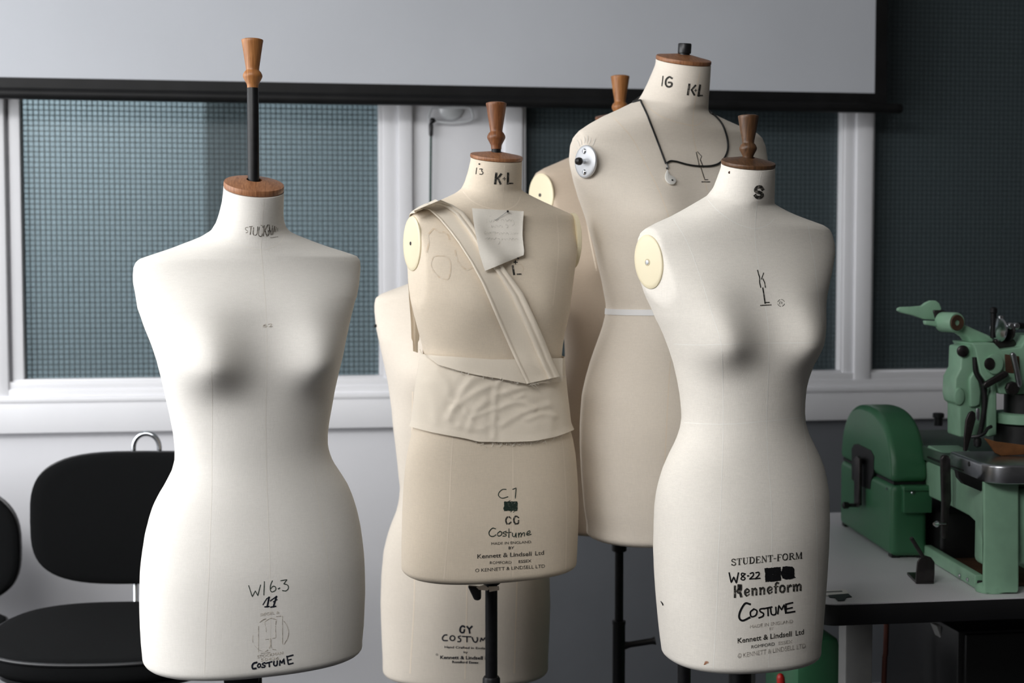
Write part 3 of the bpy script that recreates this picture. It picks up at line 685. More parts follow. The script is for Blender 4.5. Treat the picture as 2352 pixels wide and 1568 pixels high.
def surf(B, ph, z):
    """world points on the form for angle(s) ph at height(s) z, pairwise"""
    z = np.atleast_1d(np.asarray(z, float)); ph = np.atleast_1d(np.asarray(ph, float))
    w = np.interp(z, B['zz'], B['ww']); cx = np.interp(z, B['zz'], B['cc'])
    pts = [form_points(B, z[i:i + 1], w[i:i + 1], cx[i:i + 1], ph[i:i + 1])[0, 0] for i in range(len(z))]
    return to_world(B, np.array(pts))


NA = 128
HR = .018


def cut_plane(B, px, py, D, alpha, lift):
    """armhole plane: point on the form under (px, py), normal turned alpha degrees to the left of the line of sight"""
    h = B['bvh'].ray_cast(Vector(CAM), Vector(ray(px, py)).normalized())
    c = np.array(h[0])
    v = c - CAM; v[2] = 0; v /= np.linalg.norm(v)
    r = np.array([v[1], -v[0], 0])
    a = math.radians(alpha)
    n = -r * math.sin(a) - v * math.cos(a)
    return c + n * lift, n


def build_form(key, mats, planes=()):
    B = FORMS[key]
    B['zz'] = np.array(B['z']) / 1000; B['ww'] = np.array(B['w']) / 1000; B['cc'] = np.array(B['cx']) / 1000
    ph = np.arange(NA) * 2 * math.pi / NA
    rings = form_points(B, B['zz'], B['ww'], B['cc'], ph)
    # rolled hem below the first slice
    base = rings[0]
    low = []
    for k in range(6, 0, -1):
        t = k / 6 * math.pi / 2
        ins = HR * (1 - math.cos(t))
        q = base.copy()
        sc = 1 - ins / .13
        q[:, 0] = B['cc'][0] + (q[:, 0] - B['cc'][0]) * sc
        q[:, 1] = q[:, 1] * sc
        q[:, 2] = base[:, 2] - HR * .8 * math.sin(t)
        low.append(q)
    rings = np.concatenate([np.array(low), rings])
    B['rings'] = rings
    V = to_world(B, rings).reshape(-1, 3)
    nr = len(rings)
    faces = []
    for i in range(nr - 1):
        for k in range(NA):
            faces.append((i * NA + k, (i + 1) * NA + k, (i + 1) * NA + (k + 1) % NA, i * NA + (k + 1) % NA))
    top = rings[-1]
    V = np.vstack([V, to_world(B, rings[0].mean(0))[None], to_world(B, top.mean(0))[None]])
    nb = nr * NA
    for k in range(NA):
        faces.append((nb, k, (k + 1) % NA))
        faces.append((nb + 1, (nr - 1) * NA + (k + 1) % NA, (nr - 1) * NA + k))
    B['bvh'] = BVHTree.FromPolygons([Vector(p) for p in V], faces)
    B['planes'] = []
    for (px, py, alpha, lift) in planes:
        c, n = cut_plane(B, px, py, 0, alpha, lift)
        B['planes'].append((c, n))
    for c, n in B['planes']:
        d = (V - c) @ n
        near = np.linalg.norm(V - c, axis=1) < .11
        V = np.where((near & (d > 0))[:, None], V - np.outer(d, n), V)
    if planes:
        B['bvh'] = BVHTree.FromPolygons([Vector(p) for p in V], faces)
    B['V'], B['F'] = V, faces
    return B


class Decal:
    """marks laid on a form: ribbons and outlines follow its surface"""
    def __init__(s, B, off=.0005):
        s.B, s.off, s.v, s.f = B, off, [], []

    def hit(s, px, py, off=None):
        h = s.B['bvh'].ray_cast(Vector(CAM), Vector(ray(px, py)).normalized())
        if h[0] is None:
            return None
        n = np.array(h[1])
        if n @ ray(px, py) > 0:
            n = -n
        return np.array(h[0]) + n * (s.off if off is None else off)

    def ribbon(s, pts, width, smooth=True, step=2.5, off=None, taper=False):
        q = catmull(pts, step) if smooth else linear(pts, step)
        if len(q) < 2:
            return s  # black box standing in for the shade inside the arch
        d = np.gradient(q, axis=0)
        d /= np.linalg.norm(d, axis=1)[:, None] + 1e-9
        nn = np.stack([-d[:, 1], d[:, 0]], -1)
        prev = None
        m = len(q)
        for i in range(m):
            w = width / 2
            if taper:
                w *= .35 + .65 * math.sin(math.pi * min(1, max(0, (i + .6) / m)))
            e = d[i] * (-.35 * width if i == 0 else (.35 * width if i == m - 1 else 0)) if not taper else 0
            a = s.hit(*(q[i] + e + nn[i] * w), off); b = s.hit(*(q[i] + e - nn[i] * w), off)
            if a is None or b is None or np.linalg.norm(a - b) > .03:
                prev = None
                continue
            k = len(s.v)
            s.v += [a, b]
            if prev is not None:
                s.f.append((prev, prev + 1, k + 1, k))
            prev = k
        return s

    def strokes(s, data, ox, oy, sc, smooth=True):
        for pts, w in data:
            s.ribbon([(ox + x / sc, oy + y / sc) for x, y in pts], w / sc, smooth, step=max(1.2, 2.2))
        return s

    def blob(s, pts, ox=0, oy=0, sc=1, n=6):
        """filled mark with a ragged edge: fan rings from the centre"""
        pts = linear([(ox + x / sc, oy + y / sc) for x, y in list(pts) + [pts[0]]], 2.0)[:-1]
        pts = pts + rng.normal(0, .45, pts.shape)
        c = pts.mean(0)
        k0 = len(s.v)
        m = len(pts)
        for r in np.linspace(.02, 1, n):
            for p in pts:
                s.v.append(s.hit(*(c + (p - c) * r)))
        for i in range(n - 1):
            for j in range(m):
                s.f.append((k0 + i * m + j, k0 + i * m + (j + 1) % m, k0 + (i + 1) * m + (j + 1) % m, k0 + (i + 1) * m + j))
        return s

    def text(s, body, p0, p1, h0, h1=None, bold=0.0, sag=0.0, cut=False):
        """a line of print from p0 to p1 (baseline), cap height h0 -> h1 in the photograph's scale"""
        h1 = h1 or h0
        cu = bpy.data.curves.new('t', 'FONT')
        cu.body = body
        cu.size = 1
        cu.offset = bold
        cu.resolution_u = 3
        ob = bpy.data.objects.new('t', cu)
        me = bpy.data.meshes.new_from_object(ob)
        bpy.data.objects.remove(ob)
        bpy.data.curves.remove(cu)
        bm = bmesh.new(); bm.from_mesh(me)
        bmesh.ops.triangulate(bm, faces=bm.faces)
        vs = np.array([tuple(v.co) for v in bm.verts])
        fs = [[v.index for v in f.verts] for f in bm.faces]
        bm.free(); bpy.data.meshes.remove(me)
        x0, x1 = vs[:, 0].min(), vs[:, 0].max()
        cap = .727
        p0, p1 = np.array(p0, float), np.array(p1, float)
        k0 = len(s.v)
        ok = []
        for v in vs:
            t = (v[0] - x0) / (x1 - x0)
            h = h0 + (h1 - h0) * t
            p = p0 + (p1 - p0) * t + np.array([0, -v[1] / cap * h + sag * 4 * t * (1 - t)])
            q = s.hit(*p)
            ok.append(q is not None)
            s.v.append(q if q is not None else np.zeros(3))
        for f in fs:
            if all(ok[i] for i in f):
                s.f.append([k0 + i for i in f])
        return s

    def orient(s):
        # faces look outwards, towards the room
        for i, f in enumerate(s.f):
            a, b, c = (np.asarray(s.v[j]) for j in f[:3])
            if np.cross(b - a, c - a) @ (a - CAM) > 0:
                s.f[i] = tuple(f[::-1])

    def build(s, name, m, parent, **k):
        s.orient()
        # each cluster of marks that stands apart is a part of its own
        V = np.array(s.v)
        par = list(range(len(V)))
        def find(i):
            while par[i] != i:
                par[i] = par[par[i]]
                i = par[i]
            return i
        for f in s.f:
            r0 = find(f[0])
            for i in f[1:]:
                par[find(i)] = r0
        comp = {}
        for f in s.f:
            comp.setdefault(find(f[0]), []).append(f)
        boxes = []
        for c, fs in comp.items():
            q = V[sorted({i for f in fs for i in f})]
            boxes.append([q.min(0), q.max(0), list(fs)])
        merged = True
        while merged:
            merged = False
            for i in range(len(boxes)):
                for j in range(i + 1, len(boxes)):
                    g = np.maximum(0, np.maximum(boxes[i][0] - boxes[j][1], boxes[j][0] - boxes[i][1]))
                    if np.linalg.norm(g) < .0075:
                        boxes[i] = [np.minimum(boxes[i][0], boxes[j][0]), np.maximum(boxes[i][1], boxes[j][1]), boxes[i][2] + boxes[j][2]]
                        del boxes[j]
                        merged = True
                        break
                if merged:
                    break
        for lo, hi, fs in boxes:
            ids = sorted({i for f in fs for i in f})
            mp_ = {i: n for n, i in enumerate(ids)}
            o = obj(name, V[ids], [[mp_[i] for i in f] for f in fs], m, parent, smooth=False, **k)
        return o


def torso(B, key, root, cloth, seam_mat, seams, sw=1.9):
    d = Decal(B, .00015)
    for pts in seams:
        d.ribbon(pts, sw, True, 6)
    d.orient()
    V = np.vstack([B['V'], np.array(d.v)]) if d.v else B['V']
    n = len(B['V'])
    faces = list(B['F']) + [tuple(i + n for i in f) for f in d.f]
    fm = [0] * len(B['F']) + [1] * len(d.f)
    return obj('torso', V, faces, [cloth, seam_mat], root, sharp=60, fmat=fm)


def neck_frame(B):
    t = B['tilt'][-1]
    top = B['rings'][-1]
    c = to_world(B, top.mean(0))
    cs, sn = math.cos(B['rz']), math.sin(B['rz'])
    a = np.array([0, -t, 1.0]); a /= np.linalg.norm(a)
    u = np.array([1.0, 0, 0]); w = np.cross(a, u)
    rot = lambda v: np.array([cs * v[0] - sn * v[1], sn * v[0] + cs * v[1], v[2]])
    R0 = B['ww'][-1]
    return c, (rot(u), rot(w), rot(a)), R0


def knob_prof(s, flare=25.0):
    k = [(11, 0), (12.5, 1), (13, 8), (14, 12), (21.5, 26), (22.3, 29), (22, 33), (19, 39), (15.6, 42.5), (15, 44), (15.6, 50), (flare - 5, 80), (flare - 1.2, 105), (flare, 110.5), (flare - .8, 112.5), (flare * .75, 114.5), (flare * .3, 116), (.5, 116.3)]
    return [(r * s, h * s) for r, h in k]


def cap_prof(R, edge, cone, hole=.011):
    return [(R * .9, -.001), (R * .985, 0), (R, edge * .25), (R, edge * .75), (R * .985, edge), (R * .9, edge + cone * .1), (hole * 1.25, edge + cone), (hole, edge + cone), (hole, edge * .2)]


def stand(root, B, r, zt, mats, br=.165):
    x, y = B['X'], B['Y']
    obj('pole', *lathe([(r, .05), (r, zt)], (x, y, 0), n=24), mats, root)
    obj('stand_base', *lathe([(br - .005, 0), (br, .008), (br - .012, .02), (.06, .035), (r * 1.7, .05), (r * 1.7, .09), (r, .095)], (x, y, 0), n=48), M['black_metal'], root)


def plate_obj(name, B, idx, ctr, hw, hh, root, m, dome=.0035, px_h=None):
    """oval plate lying on armhole plane idx; ctr = centre, top = upper end of its long axis"""
    c, n = B['planes'][idx]
    def on(px, py):
        d = ray(px, py)
        return CAM + d * (((c - CAM) @ n) / (d @ n))
    o = on(*ctr)
    v = on(*hh) - o
    u = np.cross(v, n); u = u / np.linalg.norm(u)
    lw = np.linalg.norm(v)
    lu = abs((on(*hw) - o) @ u)
    vv = v / lw
    th = dome
    prof = [(.98, -.002), (1.0, 0), (1.0, th * .5), (.97, th * .8), (.85, th * .95), (.5, th * 1.15), (.001, th * 1.2)]
    verts, faces = [], []
    N = 56
    for r, h in prof:
        for k in range(N):
            t = 2 * math.pi * k / N
            verts.append(o + n * h + u * (lu * r * math.cos(t)) + vv * (lw * r * math.sin(t)))
    for i in range(len(prof) - 1):
        for k in range(N):
            faces.append((i * N + k, i * N + (k + 1) % N, (i + 1) * N + (k + 1) % N, (i + 1) * N + k))
    faces.append(tuple(range(N - 1, -1, -1))); faces.append(tuple(range((len(prof) - 1) * N, len(prof) * N)))
    ob = obj(name, verts, faces, m, root, sharp=50)
    return ob, o, n, u, vv, lu, lw


GR = 'dress forms standing in a cluster'
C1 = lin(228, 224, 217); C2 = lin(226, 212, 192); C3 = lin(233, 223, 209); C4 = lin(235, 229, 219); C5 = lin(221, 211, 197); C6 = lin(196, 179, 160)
M['cv_a'] = canvas('canvas_white', C1, .04, .8)
M['cv_b'] = canvas('canvas_linen_yellowed', C2, .05, 1.0)
M['cv_c'] = canvas('canvas_linen_cream', C3, .04, .9)
M['cv_d'] = canvas('canvas_linen_white', C4, .04, 1.1)
M['cv_e'] = canvas('canvas_linen_back', C5, .04, .9)
M['cv_g'] = canvas('canvas_linen_brownish', C6, .04, .9)  # darker, browner base colour than the other canvases
M['seam_a'] = canvas('seam_white', lin(232, 227, 218), .1, .3)
M['seam_b'] = canvas('seam_linen', lin(236, 222, 203), .1, .3)
M['seam_d'] = canvas('seam_bright', lin(242, 239, 231), .1, .3)
M['ink_pen'] = ink('green_black_pen', lin(38, 52, 45), lin(150, 150, 140), .1)
M['ink_navy'] = ink('navy_marker', lin(24, 27, 38), lin(60, 62, 70), .15)
M['ink_black'] = ink('black_marker', lin(18, 18, 20), lin(40, 38, 38), .1)
M['ink_brown'] = ink('brown_stamp', lin(96, 82, 70), lin(206, 198, 186), .62, 220)
M['ink_stamp'] = ink('stencil_stamp', lin(44, 43, 40), lin(165, 156, 145), .2, 260)
M['ink_worn'] = ink('worn_stamp', lin(92, 86, 80), lin(200, 192, 182), .55, 260)
M['ink_neck'] = ink('dark_brown_pen', lin(52, 44, 34), lin(190, 182, 170), .35, 200)
M['stain'] = ink('tea_stain', lin(212, 192, 166), lin(222, 210, 193), .45, 120)
M['rust'] = ink('rust_mark', lin(150, 96, 66), lin(205, 180, 160), .4, 150)

# ---- A: the white form at the front left
B = build_form('A', None)
x, y = B['X'], B['Y']
RA = thing('dress_form', (x, y, 0), 'white canvas dress form with a tall black neck pole, in front of the black chairs', 'dress form', GR)
torso(B, 'A', RA, M['cv_a'], M['seam_a'], [
    [(599, 573), (602, 600), (606, 650), (611, 720), (613, 800), (612, 880), (610, 960), (611, 1040), (613, 1120), (617, 1230), (620, 1320), (621, 1400), (620, 1480), (617, 1536)],
    [(606, 462), (603, 500), (599, 573)],
    [(484, 831), (487, 900), (487, 1000), (486, 1040), (486, 1120), (482, 1240), (479, 1330), (474, 1420), (469, 1548)],
    [(747, 860), (731, 930), (721, 1000), (718, 1040), (722, 1090), (735, 1170), (749, 1260), (757, 1340), (762, 1420), (762, 1508)],
    [(403, 1036), (440, 1039), (487, 1042)], [(718, 1024), (738, 1020), (751, 1017)],
    [(489, 534), (510, 547), (550, 563), (599, 573), (625, 567), (645, 555), (653, 540)],
    [(484, 831), (500, 833), (521, 834)], [(745, 806), (751, 816), (747, 828)], [(752, 812), (750, 826), (753, 840)]])
c, fr, R0 = neck_frame(B)
zk = float(at(585, 206, 2.35)[2])
obj('neck_cap', *lathe(cap_prof(R0 * 1.0, .009, .006, .0125), c + fr[2] * .001, frame=fr, n=64), M['wood_cap'], RA)
obj('neck_pole', *lathe([(.0093, c[2] - .02), (.0093, zk), (.0085, zk + .002)], (c[0], c[1], 0), n=28), M['scuffed_black'], RA)
kn = obj('handle', *lathe(knob_prof(2.35 / F * .985), (c[0], c[1], zk - .001), n=48), M['wood_a'], RA)
stand(RA, B, .016, B['lm'][0] + .02, M['black_metal'])
cl = MB().box((x - .045, y - .03, B['lm'][0] - .035), (x + .012, y + .03, B['lm'][0] - .012), .004)
cl.build('clamp', M['black_metal'], RA)
d = Decal(B)
o_ = (540, 1310, 6.272)
d.strokes([([(195, 215), (245, 375), (290, 290), (325, 360), (365, 205)], 12)], *o_, smooth=False)
d.strokes([([(420, 158), (412, 350)], 12), ([(535, 145), (508, 215), (508, 285), (535, 305), (580, 280), (580, 235), (545, 225), (512, 258)], 12), ([(620, 262), (642, 250)], 16)], *o_)
d.strokes([([(655, 145), (745, 128), (700, 190)], 12)], *o_, smooth=False)
d.strokes([([(700, 190), (755, 208), (765, 255), (730, 290), (680, 285)], 12)], *o_)
d.build('handwriting', M['ink_pen'], RA)
d = Decal(B)
d.strokes([([(400, 490), (455, 400), (495, 380)], 14), ([(490, 380), (460, 520)], 24), ([(425, 522), (490, 515)], 18), ([(505, 435), (595, 370)], 16), ([(595, 370), (550, 520)], 24), ([(510, 525), (585, 512)], 18), ([(545, 450), (605, 415)], 12)], *o_, smooth=False)
d.build('handwriting', M['ink_navy'], RA)
d = Decal(B)
d.strokes([([(310, 1320), (265, 1335), (245, 1370), (255, 1410), (300, 1405)], 26), ([(345, 1338), (322, 1365), (335, 1392), (365, 1375), (360, 1345), (340, 1340)], 20), ([(428, 1325), (395, 1335), (397, 1355), (430, 1365), (420, 1388), (382, 1390)], 20),
           ([(560, 1305), (555, 1350), (580, 1370), (603, 1350), (605, 1300)], 22)], *o_)
d.strokes([([(435, 1335), (530, 1310)], 20), ([(488, 1320), (492, 1382)], 22), ([(640, 1362), (645, 1288), (672, 1332), (700, 1268), (708, 1342)], 20), ([(745, 1232), (765, 1348), (832, 1330)], 20), ([(742, 1240), (832, 1215)], 20), ([(752, 1290), (808, 1275)], 16)], *o_, smooth=False)
d.build('handwriting', M['ink_navy'], RA)
d = Decal(B)
d.strokes([([(335, 800), (333, 1165)], 7), ([(370, 1187), (500, 1178)], 7), ([(680, 650), (681, 1060)], 7), ([(590, 658), (662, 652)], 9), ([(425, 738), (432, 795)], 7), ([(590, 725), (583, 775)], 9), ([(440, 820), (446, 880)], 6), ([(580, 795), (585, 965), (530, 975)], 6), ([(430, 990), (482, 985)], 6),
           ([(508, 985), (512, 1090)], 18), ([(510, 1075), (488, 1115)], 10), ([(512, 1075), (526, 1115)], 10), ([(430, 1162), (468, 1142)], 10), ([(540, 1130), (586, 1138)], 9)], *o_, smooth=False)
d.strokes([([(352, 742), (400, 708), (440, 690)], 10), ([(430, 730), (500, 686), (550, 690), (592, 705)], 10), ([(700, 725), (745, 790), (768, 880), (755, 970), (705, 1055)], 8), ([(258, 930), (250, 990), (256, 1035)], 6), ([(275, 1070), (310, 1110), (340, 1140), (400, 1160)], 4)], *o_)
d.text('SIEGEL &', (597.5, 1414.5), (641, 1408), 6.5)
d.text('STOCKMAN', (591, 1511), (650, 1502), 7)
d.text('50436', (599, 1518.5), (641, 1514), 7)
d.build('stamp', M['ink_brown'], RA)
d = Decal(B)
d.text('62', (603, 752), (626, 750), 8)
d.build('stamp', M['ink_brown'], RA)
d = Decal(B)
n_ = (540, 490, 14.257)
d.strokes([([(425, 465), (385, 445), (335, 480), (345, 535), (410, 565), (410, 610), (350, 630)], 13), ([(600, 465), (588, 640), (610, 705)], 26), ([(735, 430), (718, 640), (680, 705), (640, 712)], 18), ([(840, 385), (890, 400), (900, 465)], 16), ([(785, 440), (762, 600), (765, 700), (810, 750), (870, 735), (880, 660)], 20)], *n_)
d.strokes([([(455, 435), (570, 412)], 18), ([(520, 430), (495, 685)], 28), ([(945, 390), (918, 735)], 30), ([(1065, 370), (965, 550)], 30), ([(975, 575), (1035, 740)], 34), ([(1085, 560), (1075, 725)], 26), ([(1110, 375), (1137, 685)], 30), ([(1135, 640), (1165, 560)], 18), ([(1220, 400), (1190, 700)], 26),
           ([(1290, 420), (1228, 690)], 26), ([(1290, 420), (1303, 605)], 16), ([(1245, 590), (1300, 580)], 12), ([(1345, 440), (1325, 610)], 9), ([(1345, 440), (1395, 590)], 9), ([(1400, 470), (1395, 590)], 7), ([(1150, 797), (1250, 785), (1400, 765)], 12)], *n_, smooth=False)
d.build('handwriting', M['ink_neck'], RA)

# ---- B: the small yellowed form wrapped in calico
B = build_form('B', None, planes=[(947, 558, 66, -.0125)])
BB = B
x, y = B['X'], B['Y']
RB = thing('dress_form', (x, y, 0), 'small yellowed linen dress form wearing a calico sash and shoulder strap', 'dress form', GR)
torso(B, 'B', RB, M['cv_b'], M['seam_b'], [
    [(1159, 374), (1156, 440)], [(1178, 1008), (1178, 1330)], [(1174, 520), (1176, 600), (1177, 700), (1176, 830)],
    [(1040, 1000), (1035, 1092), (1032, 1170), (1026, 1260), (1019, 1338)], [(1290, 1005), (1294, 1035), (1299, 1113), (1301, 1200), (1299, 1317)],
    [(1278, 490), (1283, 560), (1279, 620), (1270, 700)], [(1060, 436), (1085, 462), (1120, 477), (1156, 482), (1185, 470), (1199, 443)]], 2.4)
c, fr, R0 = neck_frame(B)
obj('neck_cap', *lathe(cap_prof(R0 * 1.03, .006, .006, .010), c + fr[2] * .001, frame=fr, n=64), M['wood_cap'], RB)
zk = float(at(1139, 345, 2.65)[2])
obj('neck_pole', *lathe([(.0088, c[2] - .01), (.0088, zk + .004)], (c[0], c[1], 0), n=24), M['black_metal'], RB)
obj('handle', *lathe(knob_prof(2.65 / F * .93, 25.5), (c[0], c[1], zk), n=48), M['wood_b'], RB)
zb_ = B['lm'][0]
stand(RB, B, .0115, zb_ + .02, M['scuffed_black'])
obj('collar', *lathe([(.014, 0), (.0165, .002), (.0165, .020), (.014, .022)], (x, y, zb_ - .027), n=24), M['black_metal'], RB)
obj('collar', *lathe([(.013, 0), (.0165, .003), (.0165, .12), (.014, .124)], (x, y, float(at(1128, 1553, 2.65)[2]) - .124), n=24), M['black_metal'], RB)
obj('wing_lever', *prism([at(1074, 1347, 2.62), at(1105, 1350, 2.62), at(1105, 1376, 2.62), at(1098, 1380, 2.62), at(1089, 1378, 2.62)], DH * .018, .003), M['black_plastic'], RB)
for k, pts in enumerate(([(1094, 1348), (1112, 1343), (1124, 1351), (1120, 1356), (1100, 1354)], [(1122, 1347), (1146, 1346), (1147, 1355), (1134, 1357), (1124, 1359)])):
    obj('torn_lining', *prism([at(a, b, 2.585 + k * .004) for a, b in pts], DH * .002, 0), M['seam_b'], RB, label='torn cream lining scrap')
for (ctr, hw, top) in (((948, 559), (968, 559), (948, 496)),):
    ob, o, n, u, vv, lu, lw = plate_obj('arm_plate', B, 0, ctr, hw, top, RB, M['plate'])
    q = o + n * .0042
    obj('screw', *lathe([(.0035, -.002), (.0035, .0006), (.001, .0008)], q, n, 14), M['dark_steel'], ob)
pl = [surf(B, math.radians(a), z)[0] for a, z in ((8, 1.42),)][0]
sd = to_world(B, np.array([[1.0, 0, 0], [0, 0, 0]])); sd = sd[0] - sd[1]
obj('arm_plate', *lathe([(.98, -.004), (1.0, 0), (1.0, .004), (.85, .007), (.001, .008)], surf(B, 0.0, float(at(1327, 552, 2.72)[2]))[0] - sd * .0085, sd, 48, sx=.034, sy=.052), M['plate'], RB)
d = Decal(B)
n_ = (850, 200, 2.958)
d.strokes([([(725, 548), (720, 590)], 5), ([(857, 585), (850, 655)], 16), ([(890, 590), (866, 622)], 14), ([(870, 622), (886, 656)], 14), ([(911, 612), (911, 632)], 5), ([(901, 622), (921, 622)], 5), ([(937, 585), (935, 655)], 15), ([(946, 653), (969, 653)], 9),
           ([(1160 - 1160 + 964, 1167), (978, 1160)], 9), ([(990, 1152), (1008, 1164)], 10), ([(987, 1178), (988, 1202)], 7), ([(976, 1190), (1000, 1190)], 7), ([(968, 1215), (978, 1272)], 14), ([(999, 1271), (1026, 1270)], 9)], *n_, smooth=False)
d.strokes([([(745, 556), (762, 556), (758, 569), (768, 580), (760, 592), (745, 590)], 6)], *n_)
d.build('printed_lettering', M['ink_stamp'], RB)
t_ = (1080, 1100, 6.816)
d = Decal(B)
d.strokes([([(582, 590), (562, 620), (558, 660), (575, 700)], 24), ([(608, 588), (634, 612)], 20), ([(603, 700), (636, 672)], 22), ([(710, 580), (685, 610), (683, 660), (705, 700)], 26), ([(725, 578), (757, 602)], 20), ([(725, 697), (750, 690), (756, 645)], 20)], *t_)
d.text('MADE IN ENGLAND', (1128.5, 1251), (1219.5, 1246.8), 6.2)
d.text('BY', (1168, 1261), (1180.5, 1260.6), 6.6, bold=.02)
d.text('Kennett & Lindsell', (1096.3, 1282), (1220.5, 1275.7), 10, bold=.012)
d.text('Ltd', (1229, 1275), (1249, 1273), 10, bold=.006)
d.text('ROMFORD', (1125, 1295), (1174.5, 1294), 6.6)
d.text('ESSEX', (1191, 1292.2), (1220.5, 1290.5), 6.6, bold=.01)
d.text('O KENNETT & LINDSELL LTD', (1091.5, 1313.5), (1251.5, 1303.2), 8.2)
d.build('printed_lettering', M['ink_stamp'], RB)
d = Decal(B)
d.strokes([([(560, 160), (500, 163), (447, 215), (447, 265), (500, 298), (590, 275)], 13), ([(395, 775), (345, 768), (293, 830), (310, 885), (360, 895), (402, 870)], 15), ([(465, 815), (425, 850), (440, 890), (485, 872), (492, 832), (465, 815)], 14), ([(562, 815), (515, 833), (520, 850), (560, 865), (552, 888), (508, 890)], 14), ([(605, 775), (606, 840), (603, 912)], 13), ([(555, 838), (640, 830)], 12),
           ([(658, 840), (665, 892), (695, 895), (715, 840)], 14), ([(715, 840), (716, 908)], 14), ([(753, 840), (757, 908)], 13), ([(757, 880), (783, 838), (800, 855), (792, 905)], 13), ([(798, 880), (830, 838), (850, 845), (846, 890)], 13), ([(885, 862), (935, 835), (928, 806), (892, 830), (888, 875), (952, 862)], 13)], *t_)
d.strokes([([(663, 160), (717, 137), (705, 297)], 13), ([(590, 355), (625, 332)], 8), ([(630, 515), (655, 490)], 8), ([(672, 522), (700, 492)], 8)], *t_, smooth=False)
d.blob([(530, 350), (740, 348), (742, 410), (735, 495), (535, 497), (515, 465), (528, 420)], *t_)
d.build('handwriting', M['ink_pen'], RB)
d = Decal(B, .0004)
d.strokes([([(345, 890), (372, 882), (405, 868), (415, 862)], 7), ([(385, 1120), (398, 1060), (392, 1010), (410, 985), (435, 963), (470, 985), (500, 985), (530, 1005), (540, 1035)], 11), ([(430, 1150), (470, 1145), (520, 1152), (547, 1200), (540, 1280), (520, 1306), (470, 1290), (430, 1250), (413, 1200), (430, 1150)], 8), ([(578, 1110), (590, 1170), (620, 1215), (660, 1240), (690, 1225)], 11), ([(1000, 1205), (1025, 1205), (1042, 1235), (1025, 1265), (1005, 1268)], 5)], *n_)
d.build('stain', M['stain'], RB, label='tea brown ring stains')

# ---- C: the tall form behind, with metal arm discs
B = build_form('C', None, planes=[(1346, 371, 52, -.001)])
BC = B
x, y = B['X'], B['Y']
RC = thing('dress_form', (x, y, 0), 'tallest cream dress form, with a black cord necklace and a metal shoulder disc', 'dress form', GR)
torso(B, 'C', RC, M['cv_c'], M['seam_b'], [
    [(1608, 166), (1601, 200), (1591, 288), (1600, 350), (1625, 440)], [(1405, 265), (1450, 315), (1480, 370), (1510, 430), (1530, 480), (1545, 530)],
    [(1540, 830), (1535, 900), (1530, 1000), (1527, 1060), (1520, 1240)], [(1469, 229), (1520, 268), (1591, 288), (1618, 276)]], 2.6)
c, fr, R0 = neck_frame(B)
obj('neck_cap', *lathe(cap_prof(R0 * 1.02, .007, .007, .010), c + fr[2] * .001, frame=fr, n=64), M['wood_cap'], RC)
obj('neck_stub', *lathe([(.0105, 0), (.0105, .004), (.0125, .005), (.0128, .007), (.0128, .022), (.0118, .0235), (.003, .024)], c + fr[2] * .012, fr[2] + np.array([0, 0, 1.5]), 28), M['black_plastic'], RC)
zb_ = B['lm'][0]
pc = at(1573, 1250, 2.80)
stand(RC, dict(X=float(pc[0]), Y=float(pc[1])), .0132, zb_ + .02, M['scuffed_black'])
ob, o, n, u, vv, lu, lw = plate_obj('arm_disc', B, 0, (1346, 371), (1370, 371), (1346, 333), RC, M['aluminium'], .0035)
for s_ in (.62, -.64):
    obj('screw', *lathe([(.005, 0), (.0052, .001), (.0035, .003), (.001, .0036)], o + n * .0036 + vv * (lw * s_), n, 18), M['chrome'], ob)
obj('stud', *lathe([(.0045, 0), (.0045, .008), (.004, .009)], o + n * .0036, n, 18), M['chrome'], ob)
obj('knob', *lathe([(.004, 0), (.0068, .002), (.0075, .006), (.006, .011), (.003, .013), (.0005, .0135)], o + n * .011, n, 20), M['black_plastic'], ob)
d = Decal(B, .0008)
for k in range(9):                                     # little gathers in the cloth round the disc
    t = math.radians(60 + k * 12.5 + rng.uniform(-3, 3))
    e = np.array([math.cos(t) * 27, -math.sin(t) * 42]); g = e * rng.uniform(1.25, 1.5)
    d.ribbon([(1346 + e[0], 371 + e[1]), (1346 + (e[0] + g[0]) / 2 + .8, 371 + (e[1] + g[1]) / 2), (1346 + g[0], 371 + g[1])], 1.8, taper=True)
d.build('gather', M['seam_a'], RC)
d = Decal(B)
n_ = (1490, 160, 5.6)
d.strokes([([(185, 85), (170, 210)], 14), ([(522, 190), (502, 320)], 28), ([(600, 202), (552, 258)], 22), ([(550, 262), (585, 325)], 24), ([(602, 250), (602, 284)], 9), ([(586, 267), (618, 267)], 9), ([(657, 200), (637, 336)], 28), ([(648, 332), (690, 330)], 15),
           ], *n_, smooth=False)
d.strokes([([(300, 112), (265, 95), (225, 130), (220, 190), (250, 222), (290, 210), (295, 172), (255, 165)], 24)], *n_)
d.build('printed_lettering', M['ink_stamp'], RC)
d = Decal(B)
d.strokes([([(610, 1065), (635, 1170), (652, 1255)], 11), ([(625, 1055), (680, 1115), (660, 1160)], 8), ([(665, 1165), (702, 1255)], 12), ([(670, 1260), (720, 1415)], 11), ([(720, 1415), (762, 1415)], 10), ([(680, 1443), (785, 1443)], 12)], *n_, smooth=False)
d.build('printed_lettering', M['ink_stamp'], RC)
